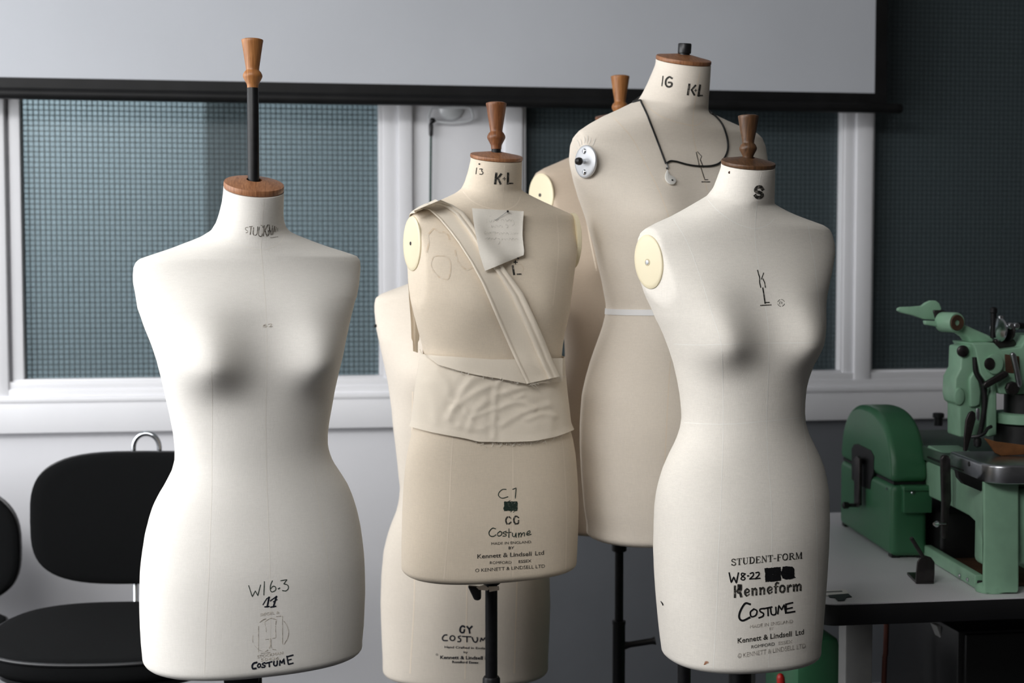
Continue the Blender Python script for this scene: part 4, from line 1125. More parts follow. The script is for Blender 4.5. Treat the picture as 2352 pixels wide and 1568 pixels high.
# waist tape all the way round
zs_ = np.linspace(0, 2 * math.pi, 97)[:-1]
zt = [float(at(1450, 718, 2.69)[2]) for _ in zs_]
v, f = [], []
for i, t in enumerate(zs_):
    a = surf(B, t, zt[i] - .0055)[0]; b = surf(B, t, zt[i] + .0055)[0]
    rad = np.array([a[0] - B['X'], a[1] - B['Y'], 0]); rad /= np.linalg.norm(rad)
    v += [a + rad * .0002, a + rad * .0014, b + rad * .0014, b + rad * .0002]
for i in range(96):
    j = (i + 1) % 96
    for k in range(3):
        f.append((i * 4 + k, j * 4 + k, j * 4 + k + 1, i * 4 + k + 1))
tg = obj('waist_tape', v, f, mat('white_tape', lin(240, 240, 240), .7), RC)

# ---- necklace lying on C
B = BC
dd = Decal(B, .0022)
nk = []
for a in np.linspace(math.radians(178), math.radians(362), 14):
    nk.append(surf(B, a, B['lm'][6] + .012 + .02 * math.sin(a - math.pi))[0])
left = [dd.hit(*p) for p in catmull([(1471, 232), (1485, 262), (1500, 300), (1514, 338), (1528, 376)], 6)]
right = [dd.hit(*p) for p in catmull([(1529, 377), (1538, 371), (1553, 372), (1575, 378), (1600, 382), (1630, 382), (1650, 376), (1663, 362), (1670, 342), (1668, 315), (1658, 288), (1644, 270), (1630, 259)], 6)]
left = [p for p in left if p is not None]; right = [p for p in right if p is not None]
out = []
for p in nk[1:-1]:
    r = np.array([p[0] - B['X'], p[1] - B['Y'], 0]); r /= np.linalg.norm(r)
    out.append(p + r * .003)
nb_ = dd.hit(1533, 395)
NK = thing('necklace', nb_, 'black cord necklace with a pale comma shaped pendant, round the tallest dress form', 'necklace')
path = left[::-1] + out + right[::-1]
obj('cord', *tube(catmull(path, .006), .0018, 8, True), M['cord'], NK)
def pend(pts, off, th, name, m, parent, bev=.0006):
    n0 = -np.array(B['bvh'].ray_cast(Vector(CAM), Vector(ray(1537, 405)).normalized())[1])
    n0 = n0 if n0 @ DH < 0 else -n0
    P_ = [dd.hit(px, py, off) for px, py in pts]
    return obj(name, *prism(P_, n0 * th, bev, 2), m, parent)
pts = catmull([(1531, 391), (1527, 400), (1526, 410), (1530, 419), (1538, 425), (1546, 425), (1550, 419), (1549, 413), (1544, 408), (1537, 404), (1533, 398), (1531, 391)], 2.2)[:-1]
pd_ = pend([tuple(p) for p in pts], .002, .003, 'pendant', mat('shell', lin(232, 230, 224), .3, coat=.4), NK)
q = dd.hit(1541.5, 416.5, .0052)
nv = np.array(B['bvh'].ray_cast(Vector(CAM), Vector(ray(1541, 416)).normalized())[1])
nv = nv if nv @ DH < 0 else -nv
obj('pendant_eye', *lathe([(.0019, 0), (.0019, .0004), (.0005, .0005)], q, nv, 14), M['void'], pd_)
q = dd.hit(1529.5, 384, .003)
obj('bail', *tube([q + CU * .006, q + CR * .0025, q - CU * .005], .0016, 8), M['chrome'], NK)
q = dd.hit(1530, 388, .003)
obj('bead', *lathe([(.0005, -.0018), (.0016, -.001), (.0016, .001), (.0005, .0018)], q, (0, -1, 0), 12), M['cord'], NK)

# ---- D: the white form at the front right
B = build_form('D', None, planes=[(1489, 602, 46, -.0145)])
BD = B
x, y = B['X'], B['Y']
RD = thing('dress_form', (x, y, 0), 'white linen dress form with a dark wooden handle, in front of the green machine', 'dress form', GR)
torso(B, 'D', RD, M['cv_d'], M['seam_d'], [
    [(1749, 396), (1742, 440), (1734, 524), (1740, 600), (1750, 660), (1757, 700), (1765, 760), (1765, 850), (1761, 960), (1763, 1040), (1769, 1120), (1773, 1200), (1772, 1300), (1768, 1420), (1765, 1532)],
    [(1545, 500), (1580, 560), (1610, 640), (1635, 720), (1655, 785), (1660, 860), (1661, 960), (1660, 1040), (1655, 1170), (1650, 1280), (1646, 1400), (1638, 1540)],
    [(1855, 512), (1870, 600), (1880, 690), (1886, 750)], [(1846, 880), (1843, 950), (1850, 1010), (1862, 1090), (1873, 1180), (1877, 1300), (1873, 1400), (1869, 1505)],
    [(1548, 790), (1600, 792), (1655, 791), (1760, 788), (1850, 787), (1890, 784)], [(1567, 970), (1660, 974), (1760, 967), (1846, 958)],
    [(1624, 457), (1650, 485), (1690, 512), (1734, 525), (1765, 515), (1778, 502)]], 1.7)
c, fr, R0 = neck_frame(B)
obj('neck_cap', *lathe(cap_prof(R0 * 1.02, .006, .007, .010), c + fr[2] * .001, frame=fr, n=64), M['wood_d'], RD)
zk = float(at(1720, 370, 2.45)[2])
obj('handle', *lathe([(.0085, -.012)] + knob_prof(2.45 / F * .89, 26.5), (c[0], c[1], zk), n=48), M['wood_d'], RD)
stand(RD, B, .0195, B['lm'][0] + .02, M['black_metal'])
obj('torn_lining', *prism([at(a, b, 2.40) for a, b in ((1803, 1527), (1812, 1538), (1822, 1537), (1830, 1532), (1836, 1524), (1820, 1518))], DH * .002), mat('ochre_lining', lin(176, 146, 92), .8), RD, label='torn ochre lining scrap')
ob, o, n, u, vv, lu, lw = plate_obj('arm_plate', B, 0, (1491, 601), (1524, 601), (1481, 540), RD, M['plate'])
obj('screw_seat', *lathe([(.006, -.001), (.006, .0004), (.0045, .0005)], o + n * .0042 - vv * .001, n, 18), mat('plate_recess', lin(196, 182, 150), .5), ob)
obj('screw', *lathe([(.0038, -.001), (.0038, .0012), (.001, .0016)], o + n * .0042 - vv * .001, n, 16), M['steel'], ob)
obj('pin_hole', *lathe([(.0022, -.001), (.0022, .0008), (.0008, .001)], Decal(B, .0).hit(1675.5, 396), -DH, 12), M['brown'], RD)
d = Decal(B)
n_ = (1420, 240, 2.9037)
d.strokes([([(962, 565), (950, 549), (928, 551), (915, 568), (920, 580), (936, 585)], 22), ([(943, 586), (956, 594), (959, 608), (945, 618), (925, 618), (913, 606)], 22)], *n_)
d.build('printed_lettering', M['ink_stamp'], RD)
d = Decal(B)
k_ = (1690, 580, 10.45)
d.strokes([([(520, 425), (545, 520), (570, 600), (570, 720), (595, 835)], 26), ([(665, 490), (640, 560), (612, 638)], 20), ([(648, 632), (690, 720), (708, 835)], 24), ([(645, 848), (672, 1020), (700, 1215)], 32), ([(700, 1196), (800, 1195)], 26), ([(590, 1267), (845, 1253)], 24), ([(1055, 1172), (1050, 1242)], 11), ([(1082, 1182), (1112, 1188), (1100, 1212), (1090, 1215)], 10), ([(1090, 1215), (1112, 1236)], 10)], *k_, smooth=False)
for a0, a1 in ((20, 85), (110, 165), (195, 265), (290, 345)):
    d.strokes([([(1085 + 82 * math.cos(math.radians(a)), 1207 - 82 * math.sin(math.radians(a))) for a in np.linspace(a0, a1, 6)], 11)], *k_)
d.build('printed_lettering', M['ink_stamp'], RD)
d = Decal(B)
# serif stencil line and the bold name line, drawn as strokes
SER = {
 'S': (.62, [([(.52, .78), (.34, .98), (.1, .9), (.1, .66), (.5, .38), (.54, .12), (.3, 0), (.06, .2)], .12, 1), ([(.54, .98), (.54, .7)], .04, 0), ([(.05, .02), (.05, .3)], .04, 0)]),
 'T': (.66, [([(.33, .04), (.33, .94)], .16, 0), ([(.03, .97), (.63, .97)], .06, 0), ([(.03, .98), (.03, .74)], .05, 0), ([(.63, .98), (.63, .74)], .05, 0), ([(.2, .02), (.46, .02)], .05, 0)]),
 'U': (.76, [([(.16, .96), (.16, .3), (.3, .04)], .16, 0), ([(.36, .02), (.56, .1), (.62, .3), (.62, .96)], .06, 0), ([(.02, .97), (.3, .97)], .05, 0), ([(.5, .97), (.74, .97)], .05, 0)]),
 'D': (.74, [([(.16, .04), (.16, .96)], .16, 0), ([(.34, .97), (.58, .84), (.66, .5), (.58, .16), (.34, .03)], .13, 1), ([(.02, .02), (.28, .02)], .05, 0), ([(.02, .98), (.28, .98)], .05, 0)]),
 'E': (.66, [([(.16, .04), (.16, .96)], .16, 0), ([(.26, .97), (.6, .97), (.6, .76)], .06, 0), ([(.28, .5), (.46, .5)], .07, 0), ([(.26, .03), (.62, .03), (.62, .28)], .06, 0), ([(.02, .02), (.2, .02)], .05, 0)]),
 'N': (.78, [([(.14, .04), (.14, .96)], .06, 0), ([(.16, .96), (.62, .06)], .15, 0), ([(.66, .08), (.66, .96)], .06, 0), ([(.02, .02), (.28, .02)], .05, 0), ([(.54, .98), (.78, .98)], .05, 0)]),
 '-': (.34, [([(.04, .42), (.3, .42)], .1, 0)]),
 'F': (.62, [([(.16, .04), (.16, .96)], .16, 0), ([(.26, .97), (.58, .97), (.58, .74)], .06, 0), ([(.28, .52), (.46, .52)], .07, 0), ([(.02, .02), (.32, .02)], .05, 0)]),
 'O': (.76, [([(.32, .98), (.12, .8), (.08, .5), (.12, .2), (.32, .02)], .14, 1), ([(.42, .98), (.62, .8), (.67, .5), (.62, .2), (.42, .02)], .14, 1)]),
 'R': (.74, [([(.16, .04), (.16, .96)], .16, 0), ([(.32, .96), (.54, .88), (.54, .6), (.32, .5)], .1, 1), ([(.4, .46), (.62, .06), (.74, .04)], .13, 0), ([(.02, .02), (.32, .02)], .05, 0)]),
 'M': (.92, [([(.14, .04), (.14, .96)], .06, 0), ([(.16, .96), (.44, .06)], .14, 0), ([(.46, .1), (.74, .96)], .06, 0), ([(.77, .04), (.77, .96)], .16, 0), ([(.02, .02), (.26, .02)], .05, 0), ([(.64, .02), (.92, .02)], .05, 0)]),
 'K': (.92, [([(.12, 0), (.12, 1)], .17, 0), ([(.60, 1.0), (.60, .72), (.50, .52)], .36, 0), ([(.44, .42), (.66, .3), (.74, 0)], .2, 0)]),
 'e': (.6, [([(.3, .64), (.12, .5), (.1, .22), (.26, .02)], .15, 1), ([(.36, .64), (.5, .5), (.46, .36), (.24, .3)], .11, 1), ([(.34, .02), (.52, .16)], .1, 0)]),
 'n': (.68, [([(.14, .02), (.14, .62)], .16, 0), ([(.28, .54), (.4, .64), (.52, .52), (.52, .02)], .15, 0), ([(.02, .63), (.16, .63)], .06, 0)]),
 'f': (.42, [([(.18, .02), (.18, .86), (.3, 1.0), (.44, .92)], .15, 0), ([(.02, .62), (.08, .62)], .08, 0), ([(.28, .62), (.42, .62)], .08, 0)]),
 'o': (.62, [([(.26, .65), (.1, .5), (.1, .18), (.26, .02)], .16, 1), ([(.36, .65), (.52, .5), (.52, .18), (.36, .02)], .16, 1)]),
 'r': (.5, [([(.14, .02), (.14, .62)], .16, 0), ([(.26, .5), (.38, .64), (.48, .54)], .15, 0)]),
 'm': (.98, [([(.14, .02), (.14, .62)], .16, 0), ([(.26, .54), (.36, .64), (.46, .52), (.46, .02)], .15, 0), ([(.58, .54), (.68, .64), (.8, .52), (.8, .02)], .15, 0), ([(.02, .63), (.16, .63)], .06, 0)]),
}
def serif(d, word, p0, p1, h0, h1, gap=.08, fat=1.25):
    tot = sum(SER[c_][0] + gap for c_ in word) - gap
    p0, p1 = np.array(p0, float), np.array(p1, float)
    xx = 0
    L = np.linalg.norm(p1 - p0)
    for c_ in word:
        adv, st = SER[c_]
        for pts, w, sm in st:
            q = []
            for a, b in pts:
                t = (xx + a) / tot
                h = h0 + (h1 - h0) * t
                q.append(p0 + (p1 - p0) * t + np.array([0, -b * h]))
            d.ribbon(q, w * fat * (h0 + h1) / 2, bool(sm), 2.0)
        xx += adv + gap
serif(d, 'STUDENT-FORM', (1679.5, 1298.5), (1842.5, 1282), 15, 15)
serif(d, 'Kenneform', (1685, 1371), (1842.5, 1355), 25, 23, .10, 1.25)
d.text('Kennett & Lindsell', (1694, 1476.5), (1818, 1460), 12, bold=.016)
d.text('Ltd', (1827, 1459), (1846, 1455.5), 12, bold=.01)
d.text('ROMFORD', (1725.5, 1488.5), (1779, 1481.5), 7.5)
d.build('printed_lettering', M['ink_stamp'], RD)
d = Decal(B)
d.text('MADE IN ENGLAND', (1722.5, 1442.5), (1821, 1429.5), 8)
d.text('BY', (1767, 1446.5), (1776.5, 1444.5), 6.5, bold=-.01)
d.text('ESSEX', (1788, 1480.5), (1819.5, 1475.8), 7.5, bold=-.005)
d.text('© KENNETT & LINDSELL LTD', (1694, 1511), (1850, 1487), 11)
d.build('printed_lettering', M['ink_worn'], RD)
d = Decal(B)
o_ = (1420, 1200, 4.261)
d.strokes([([(1085, 490), (1105, 585), (1130, 530), (1155, 590), (1175, 490)], 14), ([(1640, 795), (1640, 882), (1726, 868)], 16), ([(1650, 842), (1702, 830)], 14), ([(1640, 797), (1706, 781)], 15), ([(1425, 840), (1502, 824)], 15), ([(1462, 832), (1466, 908)], 15), ([(1560, 890), (1570, 808), (1597, 852), (1622, 800), (1637, 885)], 14)], *o_, smooth=False)
d.strokes([([(1242, 500), (1208, 493), (1208, 518), (1240, 540), (1225, 560), (1200, 550), (1215, 525), (1242, 500)], 12), ([(1264, 520), (1276, 519)], 14), ([(1290, 497), (1318, 488), (1320, 515), (1285, 550)], 13), ([(1285, 550), (1332, 547)], 12), ([(1345, 490), (1374, 484), (1375, 510), (1340, 548)], 13), ([(1340, 548), (1387, 543)], 12),
           ([(1290, 797), (1240, 790), (1192, 868), (1184, 930), (1218, 957), (1286, 926)], 19), ([(1325, 843), (1292, 875), (1302, 918), (1344, 905), (1356, 862), (1325, 843)], 15), ([(1424, 838), (1388, 845), (1388, 868), (1420, 888), (1412, 915), (1375, 930)], 15), ([(1488, 835), (1498, 892), (1528, 900), (1543, 880), (1540, 826)], 15)], *o_)
d.blob([(1430, 445), (1590, 432), (1592, 565), (1500, 575), (1440, 580)], *o_)
d.blob([(1605, 435), (1640, 425), (1700, 428), (1722, 450), (1722, 515), (1737, 535), (1690, 550), (1640, 555), (1605, 540), (1590, 500)], *o_)
d.strokes([([(420, 770), (428, 785)], 8), ([(432, 785), (440, 805)], 12)], *o_)
d.blob([(1180, 615), (1212, 612), (1190, 660), (1168, 665)], *o_, n=4)
d.build('handwriting', M['ink_black'], RD)
d = Decal(B)
d.blob([(850, 1356), (880, 1355), (884, 1372), (858, 1384), (838, 1390)], *o_, n=4)
d.build('stain', M['rust'], RD, label='small rust brown mark')

# ---- E: the form half hidden behind B, standing low
B = build_form('E', None)
x, y = B['X'], B['Y']
RE = thing('dress_form', (x, y, 0), 'low cream dress form mostly hidden behind the one in the calico sash', 'dress form', GR)
torso(B, 'E', RE, M['cv_e'], M['seam_b'], [[(1072, 700), (1072, 1345), (1070, 1450), (1068, 1558)], [(948, 900), (945, 1120), (952, 1340), (942, 1545)], [(1190, 900), (1192, 1120), (1187, 1340), (1181, 1545)]], 3)
c, fr, R0 = neck_frame(B)
obj('neck_cap', *lathe(cap_prof(R0 * 1.02, .006, .011, .010), c + fr[2] * .001, frame=fr, n=48), M['wood_d'], RE)
obj('pole', *lathe([(.014, .05), (.014, B['lm'][0] + .02)], (x, y, 0), n=24), M['chrome'], RE)
for k in range(5):
    t = k * 2 * math.pi / 5 + .3
    dv = np.array([math.cos(t), math.sin(t), 0])
    p0 = np.array([x, y, .10])
    obj('leg', *tube([p0, p0 + dv * .10 + [0, 0, .0], p0 + dv * .19 + [0, 0, -.088]], .010, 10), M['chrome'], RE)
obj('side_pin', *lathe([(.0005, -.003), (.003, -.002), (.0035, 0), (.003, .002), (.0005, .003)], at(862.5, 748, 3.03), -CR, 14), M['void'], RE)
obj('hem_ring', *lathe([(.9, 0), (1.0, .001), (1.0, .006), (.9, .007)], (x, y, B['lm'][0] - .010), n=64, sx=.145, sy=.095), M['steel'], RE)
d = Decal(B)
g_ = (970, 1410, 9.925)
d.strokes([([(965, 292), (920, 265), (872, 300), (860, 370), (885, 415), (942, 412), (960, 352)], 40), ([(560, 470), (500, 478), (458, 540), (480, 595), (570, 600)], 30), ([(685 + 55 * math.cos(t), 545 + 55 * math.sin(t)) for t in np.linspace(0, 6.3, 14)], 28), ([(870, 495), (820, 510), (832, 542), (875, 570), (860, 620), (805, 622)], 28), ([(1135, 530), (1165, 610), (1215, 640), (1255, 590), (1250, 530)], 30)], *g_)
d.strokes([([(1020, 280), (1065, 342), (1130, 275)], 38), ([(1065, 340), (1080, 430)], 38), ([(910, 505), (1110, 515)], 28), ([(1015, 515), (1015, 630)], 30), ([(1320, 622), (1340, 535), (1382, 600), (1430, 530), (1460, 620)], 26), ([(1520, 525), (1522, 620)], 26), ([(1520, 528), (1600, 522)], 24), ([(1520, 570), (1590, 568)], 24), ([(1520, 620), (1605, 618)], 24)], *g_, smooth=False)
d.text('Hand Crafted in England', (1021, 1487.5), (1124, 1491), 5.2, bold=.02)
d.text('by', (1064.5, 1499), (1074.5, 1499.5), 4.8, bold=.02)
d.text('©', (1001, 1505), (1006.5, 1505), 5, bold=0)
d.text('Kennett & Lindsell Ltd', (1011, 1512.5), (1130, 1514.5), 8, bold=.025)
d.text('Romford Essex', (1038.5, 1522), (1099.5, 1523.5), 5.6, bold=.03)
d.build('printed_lettering', M['ink_navy'], RE)

# ---- G: the shaded form at the very back
B = build_form('G', None, planes=[(1243, 436, 50, -.012)])
x, y = B['X'], B['Y']
RG = thing('dress_form', (x, y, 0), 'shaded dress form farthest back, directly behind the tallest one', 'dress form', GR)
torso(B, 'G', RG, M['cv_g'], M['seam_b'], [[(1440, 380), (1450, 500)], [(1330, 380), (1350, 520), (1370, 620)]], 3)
c, fr, R0 = neck_frame(B)
obj('neck_cap', *lathe(cap_prof(R0 * 1.02, .006, .011, .010), c + fr[2] * .001, frame=fr, n=48), M['wood_b'], RG)
zt_ = float(at(1423, 175, 3.22)[2])
s_ = 3.22 / F * .84
obj('neck_pole', *lathe([(.0088, c[2] - .01), (.0088, zt_ - 116 * s_ + .004)], (c[0], c[1], 0), n=24), M['black_metal'], RG)
obj('handle', *lathe(knob_prof(s_, 25.5), (c[0], c[1], zt_ - 116 * s_), n=48), M['wood_a'], RG)
stand(RG, B, .0100, B['lm'][0] + .02, M['scuffed_black'])
zc1 = float(at(1420, 1266, 3.22)[2]); zc2 = float(at(1420, 1424, 3.22)[2])
obj('collar', *lathe([(.014, 0), (.0170, .002), (.0170, .05), (.014, .052)], (x, y, zc1), n=24), M['black_metal'], RG)
obj('outer_tube', *lathe([(.0146, .09), (.0146, zc2 - .01), (.0156, zc2 - .008), (.0156, zc2 - .001), (.013, zc2)], (x, y, 0), n=24), M['black_metal'], RG)
la = np.array([x, y, float(at(1435, 1484, 3.22)[2])]); lb = la + CR * .083 + np.array([0, 0, .014])
obj('lever', *tube([la, la + (lb - la) * .3, la + (lb - la) * .9, lb], [.012, .007, .0075, .0105], 14), M['black_plastic'], RG)
ob, o, n, u, vv, lu, lw = plate_obj('arm_plate', B, 0, (1244, 448), (1273, 448), (1238, 399), RG, M['plate'])
obj('screw', *lathe([(.0038, -.001), (.0038, .0012), (.001, .0016)], o + n * .0042, n, 16), M['dark_steel'], ob)
# ------------------------------------------------------------------ calico on form B
def project(p):
    q = np.asarray(p) - CAM
    d = q @ CF
    return 1176 + F * (q @ CR) / d, 784 - F * (q @ CU) / d


B = BB
BX = np.array([B['X'], B['Y'], 0.0])


def surf_many(B, ph, z):
    w = np.interp(z, B['zz'], B['ww']); cx = np.interp(z, B['zz'], B['cc'])
    return to_world(B, form_points(B, z, w, cx, ph[:, None])[:, 0])


def edge_heights(edge, phis):
    """height on the form where a front edge drawn in the photograph crosses each angle; closed smoothly round the back"""
    edge = np.array(edge, float)
    zsamp = np.linspace(B['lm'][0] + .05, B['lm'][5], 240)
    out = np.full(len(phis), np.nan)
    for i, ph in enumerate(phis):
        pts = surf_many(B, np.full(len(zsamp), ph), zsamp)
        # only the side that faces the camera
        mid = pts[120] - CAM
        nrm = surf(B, ph, 1.1)[0] - (BX + [0, 0, 1.1])
        px = np.array([project(p) for p in pts])
        if (nrm[:2] @ mid[:2]) > 0.02 * np.linalg.norm(mid[:2]) * .3:
            continue
        ed = np.interp(px[:, 0], edge[:, 0], edge[:, 1])
        s = px[:, 1] - ed
        k = np.where(np.diff(np.sign(s)) != 0)[0]
        if len(k):
            k = k[0]
            t = s[k] / (s[k] - s[k + 1])
            out[i] = zsamp[k] + t * (zsamp[k + 1] - zsamp[k])
    good = ~np.isnan(out)
    x3 = np.concatenate([phis[good] - 2 * math.pi, phis[good], phis[good] + 2 * math.pi])
    o = np.argsort(x3)
    return np.interp(phis, x3[o], np.tile(out[good], 3)[o])


def smooth_noise(seed, n=6):
    r = np.random.default_rng(seed)
    k = [(r.uniform(2, 9), r.uniform(15, 60), r.uniform(0, 6.28), r.uniform(.4, 1)) for _ in range(n)]
    return lambda ph, z: sum(a * math.sin(f * ph + g * z + c) for f, g, c, a in k) / n


def sheet(name, grid, thick, m, parent=None, **kw):
    """closed sheet from a grid of (point, outward normal)"""
    g = np.array(grid)                      # rows, cols, 2, 3
    nr_, nc = g.shape[:2]
    v = [p for r in g for (p, n) in r] + [p + n * thick for r in g for (p, n) in r]
    K = nr_ * nc
    f = []
    for i in range(nr_ - 1):
        for j in range(nc - 1):
            a = i * nc + j
            f.append((a, a + nc, a + nc + 1, a + 1))
            f.append((K + a, K + a + 1, K + a + nc + 1, K + a + nc))
    rim = [(0, j) for j in range(nc)] + [(i, nc - 1) for i in range(1, nr_)] + [(nr_ - 1, j) for j in range(nc - 2, -1, -1)] + [(i, 0) for i in range(nr_ - 2, 0, -1)]
    ids = [i * nc + j for i, j in rim]
    for a, b in zip(ids, ids[1:] + ids[:1]):
        f.append((a, b, K + b, K + a))
    return obj(name, v, f, m, parent, sharp=50, **kw)


TOPE = [(940, 770), (961, 768), (966, 790), (975, 812), (1000, 816), (1060, 820), (1130, 825), (1185, 825), (1240, 823), (1310, 821)]
BOTE = [(930, 975), (949, 979), (1000, 992), (1080, 1007), (1098, 1013), (1160, 1014), (1220, 1012), (1270, 1002), (1312, 986), (1330, 980)]
NB = 260
phis = np.linspace(0, 2 * math.pi, NB, endpoint=False)
ztop = edge_heights(TOPE, phis); zbot = edge_heights(BOTE, phis)
ker = np.array([1, 2, 3, 2, 1]) / 9
for _ in range(2):
    zbot = np.convolve(np.concatenate([zbot[-2:], zbot, zbot[:2]]), ker, 'valid')
NRW = 64


# creases pressed into the cloth: (line in the photograph, height, half width)
CREASES = [([(1146, 872), (1137, 900), (1136, 950), (1134, 1003)], 2.6, 5), ([(1036, 958), (1062, 905), (1090, 868), (1112, 862)], 2.2, 7), ([(1046, 938), (1085, 906), (1128, 884)], 1.9, 6),
           ([(1080, 985), (1092, 948), (1118, 920)], 1.8, 6), ([(1086, 958), (1108, 950), (1130, 940)], 1.5, 4), ([(1142, 906), (1190, 890), (1246, 884)], 1.7, 6), ([(1144, 938), (1185, 922), (1222, 938)], 1.9, 5),
           ([(1150, 976), (1196, 948), (1252, 930)], 1.8, 6), ([(1206, 962), (1240, 950), (1268, 956)], 1.5, 5), ([(1040, 920), (1064, 930), (1078, 950)], 1.4, 5), ([(1160, 900), (1176, 914), (1200, 906)], 1.4, 4),
           ([(985, 880), (1000, 930), (1004, 970)], 1.3, 9), ([(1252, 900), (1262, 940), (1258, 985)], 1.3, 9), ([(1060, 975), (1100, 985), (1125, 975)], 1.2, 6), ([(1010, 850), (1030, 880), (1036, 910)], 1.3, 8)]
PHg, Tg = np.meshgrid(phis, np.linspace(0, 1, NRW))
Zg = zbot[None] + (ztop - zbot)[None] * Tg
flat = surf_many(B, PHg.ravel(), Zg.ravel())
rad = flat - np.array([BX[0], BX[1], 0]); rad[:, 2] = 0
rad /= np.linalg.norm(rad, axis=1)[:, None]
qq = flat - CAM
dq = qq @ CF
PX = np.stack([1176 + F * (qq @ CR) / dq, 784 - F * (qq @ CU) / dq], -1)
facing = (rad @ DH) < .1
fz = np.sin(math.pi * Tg.ravel()) ** .5
low = np.array([.0008 * math.sin(5 * a + 20 * z) + .0007 * math.sin(11 * a - 35 * z + 1) for a, z in zip(PHg.ravel(), Zg.ravel())])
O = .0045 + low * fz + .0016 * np.clip(1 - Tg.ravel() / .08, 0, 1)
for pts, hgt, hw in CREASES:
    pl = catmull(pts, 3)
    dm = np.min(np.linalg.norm(PX[:, None] - pl[None], axis=2), axis=1)
    O += np.where(facing, hgt * .00062 * np.exp(-(dm / hw) ** 2), 0)
    O -= np.where(facing, hgt * .00035 * np.exp(-((dm - 2.2 * hw) / (hw * 1.3)) ** 2), 0)
O = np.maximum(O, .0018)
v = [tuple(p) for p in flat + rad * O[:, None]] + [tuple(p) for p in flat + rad * (O + .0013)[:, None]]
f = []
K = NRW * NB
for i in range(NRW - 1):
    for j in range(NB):
        a, b = i * NB + j, i * NB + (j + 1) % NB
        f.append((a, a + NB, b + NB, b)); f.append((K + a, K + b, K + b + NB, K + a + NB))
for j in range(NB):
    k = (j + 1) % NB
    f.append((j, k, K + k, K + j)); e = (NRW - 1) * NB
    f.append((e + j, K + e + j, K + e + k, e + k))
sash = obj('calico_wrap', v, f, M['calico'], None, sharp=60)
tag(sash, 'wide creased calico band wrapped round the waist of the yellowed dress form', 'fabric band', 'calico pieces on the yellowed form')
SV, SF = v, f
allv = list(B['V']) + list(v); nV = len(B['V'])
B2 = dict(B); B2['bvh'] = BVHTree.FromPolygons([Vector(p) for p in allv], list(B['F']) + [tuple(i + nV for i in q) for q in f])

def hit2(px, py, Bx, off):
    h = Bx['bvh'].ray_cast(Vector(CAM), Vector(ray(px, py)).normalized())
    if h[0] is None:
        return None
    n = np.array(h[1])
    if n @ ray(px, py) > 0:
        n = -n
    return np.array(h[0]) + n * off, n

def px_sheet(name, left, right, nrow, ncol, offf, thick, m, Bx, parent=None, back=None, drape=0, **kw):
    """sheet between two drawn edges, laid over the form; offf(s, t) lifts it in folds"""
    def samp(e, n):
        e = np.array(e, float)
        s = np.concatenate([[0], np.cumsum(np.linalg.norm(np.diff(e, axis=0), axis=1))]); s /= s[-1]
        u = np.linspace(0, 1, n)
        return np.stack([np.interp(u, s, e[:, 0]), np.interp(u, s, e[:, 1])], -1)
    L, R_ = samp(left, nrow), samp(right, nrow)
    if drape:
        # taut cloth: distance along the line of sight, spanning hollows of what lies beneath
        T = np.full((nrow, ncol), np.nan)
        dirs = np.zeros((nrow, ncol, 3))
        for i in range(nrow):
            for j in range(ncol):
                p = L[i] + (R_[i] - L[i]) * (j / (ncol - 1))
                dd_ = ray(*p); dd_ /= np.linalg.norm(dd_); dirs[i, j] = dd_
                h = Bx['bvh'].ray_cast(Vector(CAM), Vector(dd_))
                if h[0] is not None:
                    T[i, j] = h[3]
        T = np.where(np.isnan(T), np.nanmedian(T), T)
        T = np.clip(T, None, np.median(T) + .12)
        def filt(Tm, r, fn):
            pad_ = np.pad(Tm, r, 'edge')
            st_ = np.stack([pad_[a_:a_ + nrow, b_:b_ + ncol] for a_ in range(2 * r + 1) for b_ in range(2 * r + 1)])
            return fn(st_, 0)
        T0 = T
        T = filt(T, drape, np.min)
        for _ in range(3):
            T = filt(T, drape, np.mean)
        T = np.minimum(T, T0)
        T = filt(filt(T, 1, np.mean), 1, np.mean)
        T = np.minimum(T, T0)
        g = [[(CAM + dirs[i, j] * (T[i, j] - offf(j / (ncol - 1), i / (nrow - 1))), -dirs[i, j]) for j in range(ncol)] for i in range(nrow)]
        if back:
            g = back(g) + g
        return sheet(name, g, thick, m, parent, **kw)
    g = []
    for i in range(nrow):
        row = []
        for j in range(ncol):
            s = j / (ncol - 1)
            p = L[i] + (R_[i] - L[i]) * s
            h = hit2(p[0], p[1], Bx, 0)
            if h is None:                   # just outside the outline: use the nearest point of the form
                q = CAM + ray(*p) * (np.linalg.norm(BX[:2]) / np.linalg.norm(ray(*p)[:2]))
                n_ = Bx['bvh'].find_nearest(Vector(q))
                h = (np.array(n_[0]), np.array(n_[1]))
            q, n = h
            if n @ (q - CAM) > 0:
                n = -n
            row.append((q + n * offf(s, i / (nrow - 1)), n))
        g.append(row)
    # relax normals so that the sheet stays even
    if back:
        g = back(g) + g
    return sheet(name, g, thick, m, parent, **kw)

